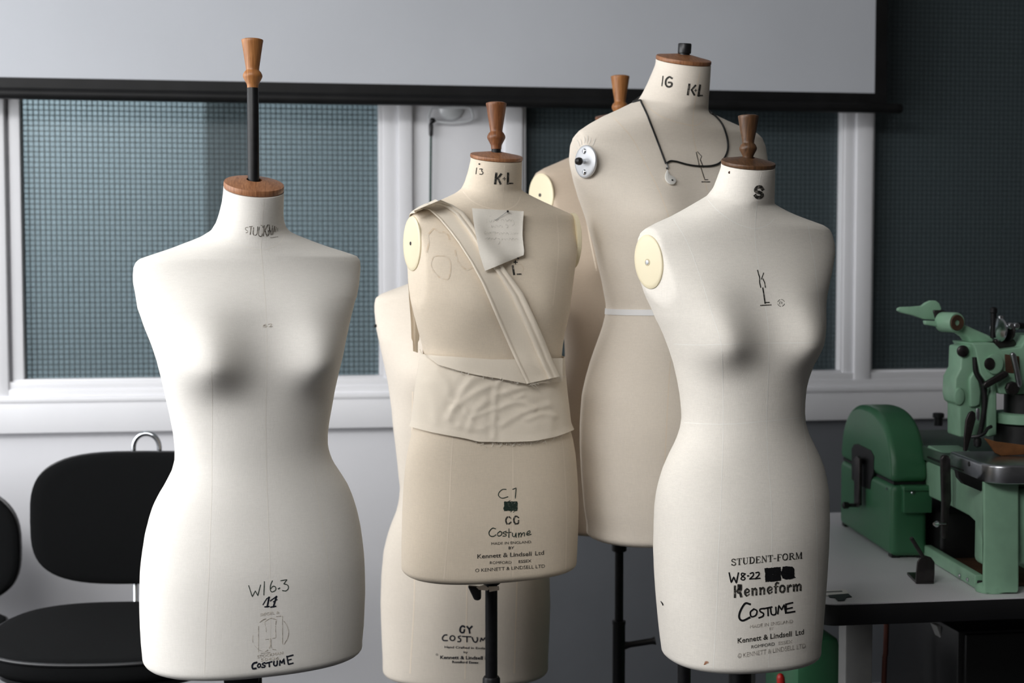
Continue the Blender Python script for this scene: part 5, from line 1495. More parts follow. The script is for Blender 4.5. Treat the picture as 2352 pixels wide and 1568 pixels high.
# turned-down flap of the sash, held along the top edge
TL = [(975, 812), (1000, 816), (1060, 820), (1130, 825), (1185, 825), (1240, 824), (1292, 822)]
FL = [(975, 814), (1006, 837), (1050, 850), (1090, 860), (1150, 870), (1215, 882), (1292, 876)]
fl = px_sheet('turned_flap', TL, FL, 60, 12, lambda s, t: .0012 + .003 * s + .0008 * math.sin(9 * t), .0012, M['calico'], B2, sash, drape=1)
fr_ = MB()
def threads(pairs, n, ln, Bx, off, seed):
    r = np.random.default_rng(seed)
    e = np.array(pairs, float)
    s = np.concatenate([[0], np.cumsum(np.linalg.norm(np.diff(e, axis=0), axis=1))]); s /= s[-1]
    for k in range(n):
        u = r.uniform(0, 1)
        x = np.interp(u, s, e[:, 0]); y = np.interp(u, s, e[:, 1])
        l = ln * r.uniform(.3, 1.2); a = r.normal(0, .6)
        pts = []
        for t in np.linspace(0, 1, 4):
            h = hit2(x + math.sin(a + t * r.normal(0, .5)) * l * t, y - 1 + math.cos(a) * l * t, Bx, off)
            if h:
                pts.append(h[0])
        if len(pts) == 4 and max(np.linalg.norm(pts[i + 1] - pts[i]) for i in range(3)) < .02:
            fr_.add(*tube(pts, .00032, 4))
threads([(1095, 1013), (1160, 1014), (1220, 1012), (1270, 1002), (1310, 987)], 60, 12, B, .003, 5)
threads([(1006, 837), (1090, 860), (1150, 870), (1215, 882)], 36, 6, B2, .006, 6)
fo = fr_.build('frayed_threads', M['note'], sash)
fo['kind'] = 'stuff'

# the shoulder strap: hemmed left edge, wide panel, narrow folded strip on the right
def back_rows(g):
    """carry the strap over the shoulder and down the back of the form"""
    rows = []
    cs, sn = math.cos(B['rz']), math.sin(B['rz'])
    yl = np.array([-sn, cs, 0]); xl = np.array([cs, sn, 0])
    first = g[0]
    K_ = 30
    pos = np.zeros((K_, len(first), 3)); nor = np.zeros_like(pos)
    for k in range(K_):
        for j, (p, n) in enumerate(first):
            if k <= 7:
                q = p + yl * (.011 * k) + np.array([0, 0, .004 * math.sin(k / 7 * math.pi) - .0018 * k]) + xl * .003 * k
            else:
                q = p + yl * .085 + np.array([0, 0, -.012 - .013 * (k - 7)]) + xl * (.021 + .006 * (k - 7))
            if k == 0:
                pos[k, j], nor[k, j] = p, np.array([0, 0, 1.0])
                continue
            h = B['bvh'].find_nearest(Vector(q))
            c = np.array(h[0]); nn = np.array(h[1])
            if nn @ (c - (BX + [0, 0, c[2]])) < 0:
                nn = -nn
            pos[k, j], nor[k, j] = c + nn * .0085, nn
    for _ in range(4):
        pos[1:-1] = (pos[:-2] + 2 * pos[1:-1] + pos[2:]) / 4
        nor[1:-1] = (nor[:-2] + 2 * nor[1:-1] + nor[2:]) / 4
    for k in range(1, K_):
        rows.append([(pos[k, j], nor[k, j] / np.linalg.norm(nor[k, j])) for j in range(len(first))])
    return rows[::-1]

def strap_off(s, t):
    o = .0045 + .0012 * math.sin(5 * t + 3 * s)
    if s < .08:
        o += .0035 * math.sin(s / .08 * math.pi / 2 + .6)
    elif s > .66:
        q = (s - .66) / .34
        o += .004 + .0035 * abs(math.sin(q * math.pi * 2)) ** .6
    o += .006 * max(0, 1 - t / .08)
    return o
SL = [(951, 484), (968, 479), (985, 481), (1008, 502), (1032, 530), (1053, 558), (1080, 600), (1107, 650), (1127, 697), (1141, 730), (1168, 792), (1185, 829), (1210, 881)]
SR = [(1012, 459), (1040, 470), (1066, 487), (1094, 525), (1125, 575), (1150, 604), (1175, 636), (1202, 673), (1229, 731), (1250, 778), (1269, 826), (1287, 864)]
st = px_sheet('calico_strap', SL, SR, 90, 40, strap_off, .0012, M['calico'], B2, None, back_rows, drape=2)
tag(st, 'folded calico strap running over one shoulder down to the sash on the yellowed dress form', 'fabric strap', 'calico pieces on the yellowed form')
Bs = dict(B)
sm = st.data
sv = [np.array(v_.co) + np.array(st.location) for v_ in sm.vertices]
sf = [tuple(p.vertices) for p in sm.polygons]
av = list(B['V']) + sv
B3 = dict(B); B3['bvh'] = BVHTree.FromPolygons([Vector(p) for p in av], list(B['F']) + [tuple(i + nV for i in q) for q in sf])
fr_ = MB()
threads([(1206, 880), (1226, 876), (1250, 868), (1264, 862)], 30, 14, B2, .008, 8)
threads([(1268, 866), (1288, 864)], 10, 8, B2, .008, 9)
fo = fr_.build('frayed_threads', M['note'], st); fo['kind'] = 'stuff'
# loose tail hanging at the back of the arm hole
tl_ = [[(937, 640), (950, 646)], [(940, 690), (957, 700)], [(944, 740), (964, 752)], [(945, 776), (963, 780)], [(948, 784), (960, 786)], [(949, 806), (960, 810)]]
g = []
for (a, b) in tl_:
    row = []
    for t in np.linspace(0, 1, 5):
        p = at(a[0] + (b[0] - a[0]) * t, a[1] + (b[1] - a[1]) * t, 2.70 + .02 * t + .004 * math.sin(t * 9))
        row.append((p, -DH))
    g.append(row)
sheet('strap_tail', g, .0015, M['calico'], st)

# pinned note
NLf = [(1084, 478), (1087, 505), (1091, 530), (1096, 555), (1102, 585), (1108, 604), (1114, 622)]
NRt = [(1203, 485), (1201, 510), (1200, 540), (1202, 562), (1204, 575), (1203, 585), (1202, 586)]
wn2 = smooth_noise(11, 6)
gl = []
note = px_sheet('fabric_note', NLf, NRt, 40, 36, lambda s, t: .0035 + .001 * math.sin(7 * s + 2) * math.sin(5 * t) + .0045 * t * (1 - s) + .002 * s * t, .0009, M['note'], B3, drape=3)
tag(note, 'pale cloth note with faint handwriting pinned below the neck of the yellowed dress form', 'note', 'calico pieces on the yellowed form')
nm = note.data
nv_ = [np.array(v_.co) + np.array(note.location) for v_ in nm.vertices]
nf = [tuple(p.vertices) for p in nm.polygons]
B4 = dict(B); B4['bvh'] = BVHTree.FromPolygons([Vector(p) for p in nv_], nf)
d = Decal(B4, .0004)
n_ = (1060, 460, 8.712)
M['pencil'] = ink('faint_pencil', lin(190, 186, 178), lin(230, 225, 215), .55, 250)
d.strokes([([(500, 380), (508, 450)], 9), ([(545, 400), (580, 440), (610, 385)], 9), ([(560, 320), (590, 310)], 8), ([(640, 430), (660, 380), (700, 420), (735, 375)], 10), ([(790, 395), (830, 375), (850, 420)], 9), ([(880, 375), (900, 420), (950, 380)], 9), ([(960, 380), (985, 420), (1010, 385), (1045, 420), (1050, 480), (1015, 505)], 9),
           ([(600, 500), (610, 545), (640, 510), (665, 545), (690, 505)], 9), ([(720, 510), (740, 545), (770, 505), (800, 500), (815, 545)], 9), ([(880, 490), (925, 500), (920, 545), (885, 550)], 9),
           ([(480, 625), (450, 640), (460, 675), (500, 660)], 9), ([(515, 640), (540, 670), (570, 635), (590, 670)], 9), ([(600, 635), (680, 640), (660, 680)], 9), ([(700, 660), (730, 640), (760, 680), (790, 640), (820, 675), (850, 640), (880, 680), (910, 645), (940, 680)], 8), ([(985, 660), (1020, 660)], 8), ([(1040, 640), (1060, 675), (1090, 640), (1110, 670), (1140, 650)], 8),
           ([(480, 770), (520, 745), (530, 790), (560, 750), (590, 790), (620, 750), (650, 785), (690, 745)], 9), ([(720, 760), (760, 780), (760, 850), (735, 880)], 9), ([(810, 755), (800, 800), (850, 760), (880, 800)], 9), ([(900, 760), (940, 795), (970, 755), (1000, 795), (1030, 755), (1060, 795), (1090, 760), (1130, 790)], 8)], *n_)
d.build('handwriting', M['pencil'], note)
h = hit2(1164.5, 486, B4, .004)
h2 = hit2(1137, 506, B4, .001)
pin = thing('pin', h2[0], 'black headed pin holding the cloth note to the yellowed dress form', 'pin')
obj('pin_head', *lathe([(.0004, -.0022), (.0016, -.0015), (.0021, 0), (.0016, .0015), (.0004, .0022)], h[0], h[1], 16), M['void'], pin)
obj('needle', *tube([h[0], h2[0]], .0004, 6), M['steel'], pin)
h = hit2(1101.5, 376.5, BB, .001)
p2 = thing('pin', h[0], 'black headed pin pushed into the neck of the yellowed dress form', 'pin')
obj('pin_head', *lathe([(.0004, -.0016), (.0012, -.001), (.0015, 0), (.0012, .001), (.0004, .0016)], h[0], h[1], 14), M['void'], p2)

# ------------------------------------------------------------------ chairs
def rounded(half_w, half_h, n=3.2, m=64):
    out = []
    for k in range(m):
        t = 2 * math.pi * k / m
        c, s = math.cos(t), math.sin(t)
        out.append((half_w * math.copysign(abs(c) ** (2 / n), c), half_h * math.copysign(abs(s) ** (2 / n), s)))
    return out


def pad(outline, org, ex, ez, en, th, crown, curve, rim=.012):
    """upholstered pad: rounded outline in the plane ex/ez, thickness th along en, domed front, curved about ez"""
    v, f = [], []
    N = len(outline)
    hw = max(abs(p[0]) for p in outline)
    prof = [(.90, -th), (.97, -th * .92), (1.0, -th * .7), (1.0, -th * .25), (.985, -.004), (.96, 0)] + [(r, crown * (1 - r * r / .92)) for r in (.88, .75, .6, .45, .3, .15, .001)]
    for r, h in prof:
        for (a, b) in outline:
            x = a * r
            v.append(np.asarray(org) + ex * x + ez * (b * r) + en * (h + curve * (x / hw) ** 2))
    for i in range(len(prof) - 1):
        for k in range(N):
            f.append((i * N + k, i * N + (k + 1) % N, (i + 1) * N + (k + 1) % N, (i + 1) * N + k))
    f.append(tuple(range(N - 1, -1, -1))); f.append(tuple(range((len(prof) - 1) * N, len(prof) * N)))
    return v, f


def chair(label, back_c, back_hw, back_hh, seat_c, seat_hw, seat_hd, yaw, legx=.03, loop=True, nback=3.4):
    """task chair: upholstered back on a bent steel tube, round cornered seat, star base on castors"""
    base = np.array([seat_c[0], seat_c[1], 0])
    t = thing('office_chair', base, label, 'chair', 'black office chairs by the wall')
    ex = np.array([math.cos(yaw), math.sin(yaw), 0]); ey = np.array([-math.sin(yaw), math.cos(yaw), 0]); ez = np.array([0, 0, 1.0])
    out = rounded(back_hw, back_hh, nback)
    b = obj('backrest', *pad(out, back_c, ex, ez, -ey, .030, .010, .020), M['fabric_black'], t, sharp=50)
    shell = [(x * 1.012, y * 1.018) for x, y in out]
    obj('shell', *pad(shell, np.asarray(back_c) + ey * .016, ex, ez, -ey, .022, .0, .020), M['black_plastic'], b, sharp=50)
    s = obj('seat', *pad(rounded(seat_hw, seat_hd, 2.7), seat_c, ex, ey, ez, .055, .012, .006), M['fabric_black'], t, sharp=50)
    rim = [np.asarray(seat_c) + ex * x * 1.0 + ey * y * 1.0 + ez * (-.010 + .006 * (x / seat_hw) ** 2) for x, y in rounded(seat_hw * 1.004, seat_hd * 1.004, 2.7, 96)]
    obj('piping', *tube(rim, .0042, 8, True), M['black_plastic'], s)
    obj('seat_pan', *pad(rounded(seat_hw * .9, seat_hd * .9, 2.7), np.asarray(seat_c) - ez * .055, ex, ey, ez, .018, 0, 0), M['black_plastic'], t)
    bt = np.asarray(back_c) + ey * .045
    topz = back_c[2] + back_hh
    if loop:
        w = legx
        arc = [bt + ex * (-w * math.cos(a)) + ez * (topz - back_c[2] + .010 + w * 1.05 * math.sin(a)) for a in np.linspace(0, math.pi, 14)]
        sz = seat_c[2] - .062
        path = [np.array([*(np.asarray(seat_c) - ex * w + ey * .05)[:2], sz]), np.array([*(bt - ex * w)[:2], sz]) - ey * .02, np.array([*(bt - ex * w)[:2], sz + .03])] + arc + [np.array([*(bt + ex * w)[:2], sz + .03]), np.array([*(bt + ex * w)[:2], sz]) - ey * .02, np.array([*(np.asarray(seat_c) + ex * w + ey * .05)[:2], sz])]
        obj('back_tube', *tube(path, .0062, 12), M['chrome'], t)
    obj('gas_column', *lathe([(.026, .06), (.026, .26), (.018, .262), (.018, seat_c[2] - .06)], base, n=24), M['black_metal'], t)
    for k in range(5):
        a = 2 * math.pi * k / 5 + .4
        dv = np.array([math.cos(a), math.sin(a), 0])
        lg = obj('leg', *tube([base + [0, 0, .11], base + dv * .10 + [0, 0, .10], base + dv * .22 + [0, 0, .075]], [.022, .019, .014], 10), M['black_plastic'], t)
        sd_ = np.array([-dv[1], dv[0], 0])
        obj('castor', *lathe([(.018, -.018), (.026, -.014), (.026, .014), (.018, .018)], base + dv * .22 + [0, 0, .026], sd_, 18), M['black_plastic'], lg)
    return t


DB = 3.42
bc = at(329, 1192, DB)
sc_ = at(270, 1470, 3.13); sc_[2] = .585
chair('black office chair behind the white dress form, chrome loop above its backrest', bc, 256 * DB / F, 153 * DB / F, sc_, .268, .262, -A + math.radians(2), .031)
bc2 = at(-195, 1254, 3.66)
s2 = at(-180, 1500, 3.46); s2[2] = .50
chair('black office chair cut off by the left edge, only its backrest end showing', bc2, 246 * 3.66 / F, 144 * 3.66 / F, s2, .185, .19, -A - math.radians(3), .031, nback=2.9)
# ------------------------------------------------------------------ sewing table
ZTB = .75
TY0 = float(onz(2100, 1381, ZTB)[1]); TY1 = float(onz(2170, 1170, ZTB)[1])
TX0 = float(onz(1888, 1389, ZTB)[0]); TX1 = TX0 + 1.5
tb = thing('sewing_table', ((TX0 + TX1) / 2, (TY0 + TY1) / 2, 0), 'white topped sewing table with a thick black edge, carrying the green machine', 'table')
rr = .035
out = []
for cx_, cy_, a0 in ((TX0 + rr, TY0 + rr, 180), (TX1 - rr, TY0 + rr, 270), (TX1 - rr, TY1 - rr, 0), (TX0 + rr, TY1 - rr, 90)):
    for a in np.linspace(a0, a0 + 90, 7):
        out.append(np.array([cx_ + rr * math.cos(math.radians(a)), cy_ + rr * math.sin(math.radians(a)), ZTB - .042]))
obj('edge_band', *prism(out, np.array([0, 0, .0405]), .004, 2), M['black_plastic'], tb)
ins = [np.array([(TX0 + TX1) / 2, (TY0 + TY1) / 2, 0])]
c_ = np.array([(TX0 + TX1) / 2, (TY0 + TY1) / 2, ZTB - .042])
obj('top', *prism([c_ + (p - c_) * np.array([.998, .997, 1]) + [0, 0, .0398] for p in out], np.array([0, 0, .0022]), 0), M['laminate'], tb)
lx0 = float(ony(1942, 1500, TY0 + .10)[0]); lx1 = float(ony(2005, 1500, TY0 + .10)[0])
for k, (xa, ya) in enumerate(((lx0, TY0 + .10), (lx0, TY1 - .14), (TX1 - .2, TY0 + .10), (TX1 - .2, TY1 - .14))):
    MB().box((xa, ya, 0), (xa + lx1 - lx0, ya + .04, ZTB - .042), .004).build('leg', M['leg_grey'], tb)
MB().box((lx0, TY0 + .13, .30), (lx0 + .04, TY1 - .11, .335), .003).build('stretcher', M['leg_grey'], tb)
MB().box((TX1 - .2, TY0 + .13, .30), (TX1 - .16, TY1 - .11, .335), .003).build('stretcher', M['leg_grey'], tb)
a = ony(2150, 1437, TY0 + .30); b = ony(2230, 1640, TY0 + .30)
e = ony(2196, 1437, TY0 + .30) - a
obj('brace', *prism([a, a + e, b + e, b], np.array([0, .03, 0]), .002), M['leg_grey'], tb)

# things under the table
q = ony(1905, 1470, TY0 + .34)
mt = thing('motor', (q[0] + .05, TY0 + .34, 0), 'dark green motor housing under the table beside its front leg', 'motor')
xa, xb = float(ony(1830, 1470, TY0 + .34)[0]), float(ony(1936, 1470, TY0 + .34)[0])
za = float(ony(1900, 1466, TY0 + .34)[2])
m = MB().box((xa, TY0 + .34, .06), (xb, TY0 + .56, za), .02)
m.build('housing', M['green_dark'], mt)
for xx in (xa + .02, xb - .04):
    MB().box((xx, TY0 + .36, 0), (xx + .02, TY0 + .54, .065), .003).build('foot', M['black_metal'], mt)
cb = thing('cabinet', (float(ony(2290, 1500, TY0 + .22)[0]), TY0 + .36, 0), 'dark drawer cabinet under the right part of the sewing table', 'cabinet')
xa = float(ony(2200, 1500, TY0 + .22)[0])
MB().box((xa, TY0 + .22, .02), (xa + .42, TY0 + .60, .63), .006).build('body', M['black_plastic'], cb)
for k in range(3):
    dr = MB().box((xa + .012, TY0 + .208, .05 + k * .195), (xa + .408, TY0 + .222, .235 + k * .195), .004).build('drawer', M['void'], cb)
    MB().box((xa + .15, TY0 + .198, .14 + k * .195), (xa + .27, TY0 + .209, .152 + k * .195), .003).build('handle', M['dark_steel'], dr)
cbw = thing('power_cable', (float(ony(2036, 1500, TY0 + .42)[0]), TY0 + .42, 0), 'reddish brown cable hanging down behind the front leg of the table', 'cable')
obj('cable', *tube(catmull([ony(2036, 1432, TY0 + .42), ony(2034, 1500, TY0 + .42), ony(2030, 1568, TY0 + .42), np.array([*ony(2030, 1568, TY0 + .42)[:2], .01])], .05), .006, 8), mat('brown_rubber', lin(92, 46, 32), .6), cbw)
# red handled thing on the motor
rp = at(1793, 1556, 2.95)
rd = thing('screwdriver', (rp[0], rp[1], rp[2] - .3), 'red handle sticking up in the gap under the right hand form', 'tool')
obj('grip', *lathe([(.006, -.05), (.0085, -.045), (.0085, .0), (.0065, .006), (.003, .009)], rp, (-.1, 0, 1), 16), mat('red_plastic', lin(190, 36, 30), .35), rd)
obj('shaft', *tube([rp + [0, 0, -.04], [rp[0] + .03, rp[1], .001]], .003, 8), M['steel'], rd)

# ------------------------------------------------------------------ the machine: its own axes (u away from the camera, v to the right)
AM = A + math.atan((1032 - 1176) / F)
MU = np.array([math.sin(AM), math.cos(AM), 0]); MV = np.array([math.cos(AM), -math.sin(AM), 0])


def mp(px, py, Y):
    d = ray(px, py)
    return CAM + d * (Y / (d @ MU))


def ms(px, py, X):
    d = ray(px, py)
    return CAM + d * (X / (d @ MV))


def mloc(X, Y, Z):
    return MV * X + MU * Y + np.array([0, 0, Z])


def front(pts, Y, th, bev=.004, seg=3):
    return prism([mp(a, b, Y) for a, b in pts], MU * th, bev, seg)


def mbox(X0_, X1_, Y0_, Y1_, Z0_, Z1_, bev=.004):
    return prism([mloc(X0_, Y0_, Z0_), mloc(X1_, Y0_, Z0_), mloc(X1_, Y0_, Z1_), mloc(X0_, Y0_, Z1_)], MU * (Y1_ - Y0_), bev, 3)


foot = onz(2257, 1352, .76)
XL_ = float(foot @ MV)                    # left face of the casting
MC = thing('sewing_machine', (foot[0] + .1, foot[1] + .1, ZTB), 'green industrial buttonhole machine with polished steel nose on the white topped table', 'sewing machine')
# casting: bed, arch and front column
prof = [(2129, 1022), (2259, 1090), (2259, 1369), (2255, 1336), (2255, 1300), (2256, 1248), (2251, 1223), (2240, 1199), (2224, 1184), (2182, 1162), (2133, 1140)]
P3 = [ms(a, b, XL_) for a, b in prof]
for p in P3:
    p[2] = max(p[2], ZTB + .001)
cas = obj('casting', *prism(P3, MV * .070, .016, 5), M['green'], MC, sharp=40)
y0 = float(P3[1] @ MU)
m = MB().add(*mbox(XL_ + .004, XL_ + .34, y0 + .012, y0 + .060, .80, .950, .012)).add(*mbox(XL_ + .004, XL_ + .34, y0 + .05, y0 + .62, .902, .962, .008))
m.build('bed', M['green'], MC, sharp=40)
obj('column_foot', *lathe([(.026, 0), (.027, .003), (.027, .012), (.022, .017), (.012, .021)], mloc(XL_ + .024, y0 + .016, ZTB + .0005), n=32, sx=1.1), M['green'], MC)
obj('foot_bolt', *lathe([(.006, 0), (.006, .004), (.004, .005)], mloc(XL_ + .004, y0 + .018, ZTB + .016), n=12), M['dark_steel'], MC)
# base rail along the table and pan
r0 = onz(2256, 1345, ZTB + .004); r1 = onz(2143, 1280, ZTB + .004)
rl = obj('base_rail', *mbox(XL_, XL_ + .018, float(r0 @ MU) - .01, float(r1 @ MU) + .02, ZTB + .001, ZTB + .028, .003), M['green'], MC)
for px, py in ((2205, 1322), (2223, 1331)):
    obj('rail_bolt', *lathe([(.004, -.001), (.0045, .001), (.003, .003), (.0005, .0035)], ms(px, py, XL_ - .001), -MV, 14), M['chrome'], rl)
obj('base_rail', *mbox(XL_ + .16, XL_ + .178, float(r0 @ MU) - .01, float(r1 @ MU) + .02, ZTB + .001, ZTB + .028, .003), M['green'], MC)
obj('drip_pan', *mbox(XL_ + .018, XL_ + .160, float(r0 @ MU) + .01, 3.0, ZTB + .001, ZTB + .008, .001), M['brown'], MC)
gb = obj('arch_shade', *mbox(XL_ + .022, XL_ + .26, 3.00, 3.46, ZTB + .001, ZTB + .105, .008), M['void'], MC)
# deck on top of the bed with knob post, dark joint
obj('deck', *mbox(XL_ - .002, XL_ + .34, y0 + .18, y0 + .66, .962, .992, .003), mat('dark_green_deck', lin(60, 82, 68), .35), MC)
obj('deck_knob', *lathe([(.010, 0), (.010, .018), (.0135, .020), (.0135, .028), (.011, .030)], mp(2155, 977, 3.34), n=22), M['black_plastic'], MC)
obj('oil_line', *tube([ms(2131, 1049, XL_ - .003), ms(2160, 1061, XL_ - .003), ms(2215, 1080, XL_ - .003)], .0022, 8), M['void'], MC)
# polished steel nose plate
zt0, zt1 = .966, 1.003
nose = []
xl, xr = XL_ - .004, XL_ + .30
ya, yb = y0 - .035, y0 + .18
R_ = .045
nose = [mloc(xl, yb, zt0), mloc(xl, ya + R_, zt0)] + [mloc(xl + R_ - R_ * math.cos(t), ya + R_ - R_ * math.sin(t), zt0) for t in np.linspace(.2, math.pi / 2, 8)] + [mloc(xr, ya, zt0), mloc(xr, yb, zt0)]
ns = obj('nose_plate', *prism(nose, np.array([0, 0, zt1 - zt0]), .006, 4), M['steel'], MC, sharp=40)
obj('screw', *lathe([(.005, -.001), (.005, .001), (.0035, .0012)], ms(2226, 1065, xl), -MV, 14), M['void'], ns)
obj('clamp_arm', *front([(2262, 1006), (2290, 1014), (2352, 1022), (2375, 1024), (2375, 1043), (2300, 1047), (2286, 1040), (2280, 1030)], y0 + .10, .008, .002), M['leather'], MC, label='tan leather clamp pad')
obj('gap', *front([(2199, 1080), (2259, 1105), (2259, 1124), (2253, 1128), (2215, 1112), (2203, 1098)], y0 + .006, .02, .001), M['void'], MC)
# feed lever hanging by the bed
lv = obj('feed_lever', *front([(2162, 1053), (2166, 1046), (2173, 1044), (2180, 1047), (2184, 1056), (2186, 1150), (2181, 1170), (2177, 1236), (2168, 1238), (2164, 1230), (2165, 1150)], y0 + .14, .012, .003), M['dark_steel'], MC)
b0 = mp(2171, 1203, y0 + .138); b1 = mp(2151, 1203, y0 + .125)
obj('ball_handle', *tube([b0, b0 + (b1 - b0) * .65, b0 + (b1 - b0) * .72, b1, b1 + (b1 - b0) * .3], [.003, .0025, .005, .0066, .003], 14), M['chrome'], lv)
# upright post and head
YHd = y0 + .20
pb_ = obj('upright', *front([(2208, 796), (2244, 790), (2247, 850), (2255, 880), (2256, 1000), (2246, 1006), (2204, 1004), (2204, 930), (2196, 926), (2192, 908), (2194, 869), (2206, 846)], YHd, .075, .007), M['green'], MC, sharp=40)
obj('rib', *front([(2227, 868), (2238, 852), (2248, 868), (2254, 900), (2252, 930), (2240, 935), (2228, 935)], YHd - .008, .012, .004), M['green'], MC)
obj('cap_screw', *lathe([(.011, 0), (.012, .001), (.012, .006), (.009, .008)], mp(2210, 806, YHd) , -MU, 18), M['dark_steel'], pb_)
obj('cover', *lathe([(.0005, -.004), (.018, -.003), (.019, .001), (.016, .006), (.006, .008)], mp(2202, 910, YHd), -MU, 28, sx=.6), M['green'], pb_)
hd = obj('head', *front([(2240, 800), (2232, 788), (2284, 787), (2300, 803), (2345, 797), (2360, 770), (2420, 770), (2420, 880), (2352, 905), (2296, 905), (2288, 872), (2276, 880), (2268, 880), (2252, 858), (2246, 830)], YHd - .02, .12, .008), M['green'], MC, sharp=40)
obj('inspection_cap', *lathe([(.019, 0), (.020, .001), (.020, .010), (.0155, .011)], mp(2281, 835, YHd - .02), -MU, 32, sx=.85), M['green'], hd)
obj('inspection_plug', *lathe([(.0125, 0), (.0125, .003), (.010, .004)], mp(2272, 835, YHd - .031), -MU, 28, sx=.85), M['dark_steel'], hd)
obj('slot', *front([(2308, 813), (2341, 818), (2343, 858), (2310, 856)], YHd - .0215, .004, .001), M['brown'], hd)
obj('side_column', *front([(2276, 870), (2290, 868), (2290, 1000), (2268, 1004), (2264, 940), (2276, 900)], YHd - .015, .07, .004), M['green'], MC)
obj('rod', *tube(catmull([mp(2239, 820, YHd - .012), mp(2242, 855, YHd - .012), mp(2256, 880, YHd - .014), mp(2262, 915, YHd - .014), mp(2258, 960, YHd - .012), mp(2250, 1000, YHd - .01)], .01), .0055, 10), M['void'], MC)
obj('link_bar', *front([(2258, 886), (2263, 877), (2308, 851), (2318, 856), (2316, 864), (2268, 892)], YHd - .04, .010, .003), M['dark_steel'], MC)
obj('link_bar', *front([(2289, 875), (2315, 857), (2321, 862), (2296, 881)], YHd - .034, .008, .002), M['green'], MC)
nd = obj('needle_lever', *front([(2322, 812), (2329, 808), (2335, 814), (2349, 880), (2345, 892), (2338, 888), (2331, 850)], YHd - .045, .010, .003), M['steel'], MC)
obj('pivot_nut', *lathe([(.013, 0), (.0145, .002), (.0145, .010), (.012, .013)], mp(2322, 891, YHd - .03), -MU, 8), M['dark_steel'], MC)
obj('needle_drum', *lathe([(.062, 0), (.064, .002), (.064, .068), (.06, .070)], mloc(float(mp(2352, 1010, YHd) @ MV) + .012, YHd + .02, .985), n=48), M['void'], MC)
obj('drum_collar', *lathe([(.066, 0), (.069, .002), (.069, .020), (.066, .022)], mloc(float(mp(2352, 1010, YHd) @ MV) + .012, YHd + .02, 1.056), n=48), M['green'], MC)
obj('drum_shaft', *lathe([(.045, 0), (.045, .04)], mloc(float(mp(2352, 1010, YHd) @ MV) + .012, YHd + .02, 1.077), n=32), M['void'], MC)
bl = obj('presser_lever', *front([(2234, 943), (2241, 948), (2242, 962), (2236, 985), (2228, 1015), (2222, 1036), (2214, 1036), (2215, 1005), (2219, 965), (2226, 948)], YHd - .05, .007, .002), M['dark_steel'], MC)
obj('presser_link', *front([(2243, 937), (2251, 938), (2252, 955), (2249, 968), (2243, 962)], YHd - .042, .006, .002), M['steel'], MC)
obj('thread_guide', *tube(catmull([mp(2231, 1003, YHd - .05), mp(2248, 1001, YHd - .055), mp(2262, 994, YHd - .055), mp(2268, 984, YHd - .05), mp(2277, 979, YHd - .045)], .006), .0035, 8), M['black_plastic'], MC)
obj('guide_knob', *lathe([(.001, -.011), (.007, -.008), (.0085, 0), (.007, .008), (.001, .011)], mp(2245, 1015, YHd - .045), n=16), M['void'], MC)
# balance arm on top, pointing left
YA_ = YHd + .02
arm = obj('top_arm', *front([(2205, 742), (2218, 746), (2240, 756), (2268, 768), (2284, 776), (2284, 787), (2230, 787), (2222, 775), (2200, 760), (2190, 752)], YA_, .05, .006), M['green'], MC, sharp=40)
obj('paddle', *front([(2062, 713), (2063, 708), (2070, 705), (2095, 704), (2118, 702), (2127, 695), (2138, 690), (2150, 690), (2158, 696), (2163, 708), (2160, 720), (2148, 735), (2122, 733), (2096, 724), (2070, 718)], YA_ + .03, .014, .004), M['green'], arm, sharp=40)
obj('strut', *front([(2124, 736), (2150, 737), (2180, 748), (2192, 756), (2186, 760), (2152, 750), (2126, 746)], YA_ + .012, .016, .003), M['green'], arm)
obj('spring_pack', *front([(2143, 712), (2165, 712), (2184, 718), (2180, 738), (2168, 740), (2150, 736)], YA_ + .026, .012, .003), M['dark_steel'], arm)
bo = mp(2200, 741, YA_ - .022)
obj('boss', *lathe([(.019, .0), (.021, .003), (.021, .045), (.019, .048)], bo + MU * .004, MU * 1.0 - MV * .35, 32), M['green'], arm)
obj('boss_face', *lathe([(.006, .002), (.006, 0), (.0155, -.001), (.0165, .002), (.0165, .006)], bo + MU * .002, MU * 1.0 - MV * .35, 28), M['brown'], arm)
# thread tension unit at the top right
tu = obj('tension_post', *lathe([(.006, 0), (.006, .050), (.0075, .052), (.0075, .060), (.004, .063)], mp(2281, 775, YA_), n=16), M['black_metal'], MC)
obj('tension_disc', *lathe([(.002, -.006), (.024, -.003), (.026, 0), (.024, .003), (.002, .006)], mp(2294, 757, YA_ - .01), MU * .35 + MV, 32), M['chrome'], MC)
obj('tension_disc', *lathe([(.002, -.005), (.018, -.003), (.020, 0), (.018, .003), (.002, .005)], mp(2316, 762, YA_ - .01), MU * .35 + MV, 28), M['dark_steel'], MC)
obj('tension_post', *lathe([(.0035, 0), (.0035, .035), (.006, .037), (.006, .042), (.002, .044)], mp(2297, 772, YA_ - .012), n=14), M['chrome'], MC)
obj('tension_rod', *tube([mp(2320, 751, YA_), mp(2338, 748, YA_), mp(2400, 750, YA_)], [.0085, .0065, .006], 14), M['black_metal'], MC)
obj('tension_bracket', *front([(2284, 780), (2300, 776), (2312, 782), (2330, 778), (2336, 790), (2326, 802), (2304, 806), (2290, 800)], YA_ - .012, .02, .003), M['dark_steel'], MC)
for px in (2318, 2330):
    obj('tension_nut', *lathe([(.006, 0), (.007, .001), (.007, .012), (.005, .014)], mp(px, 748, YA_ - .012), -MU, 10), M['steel'], MC)

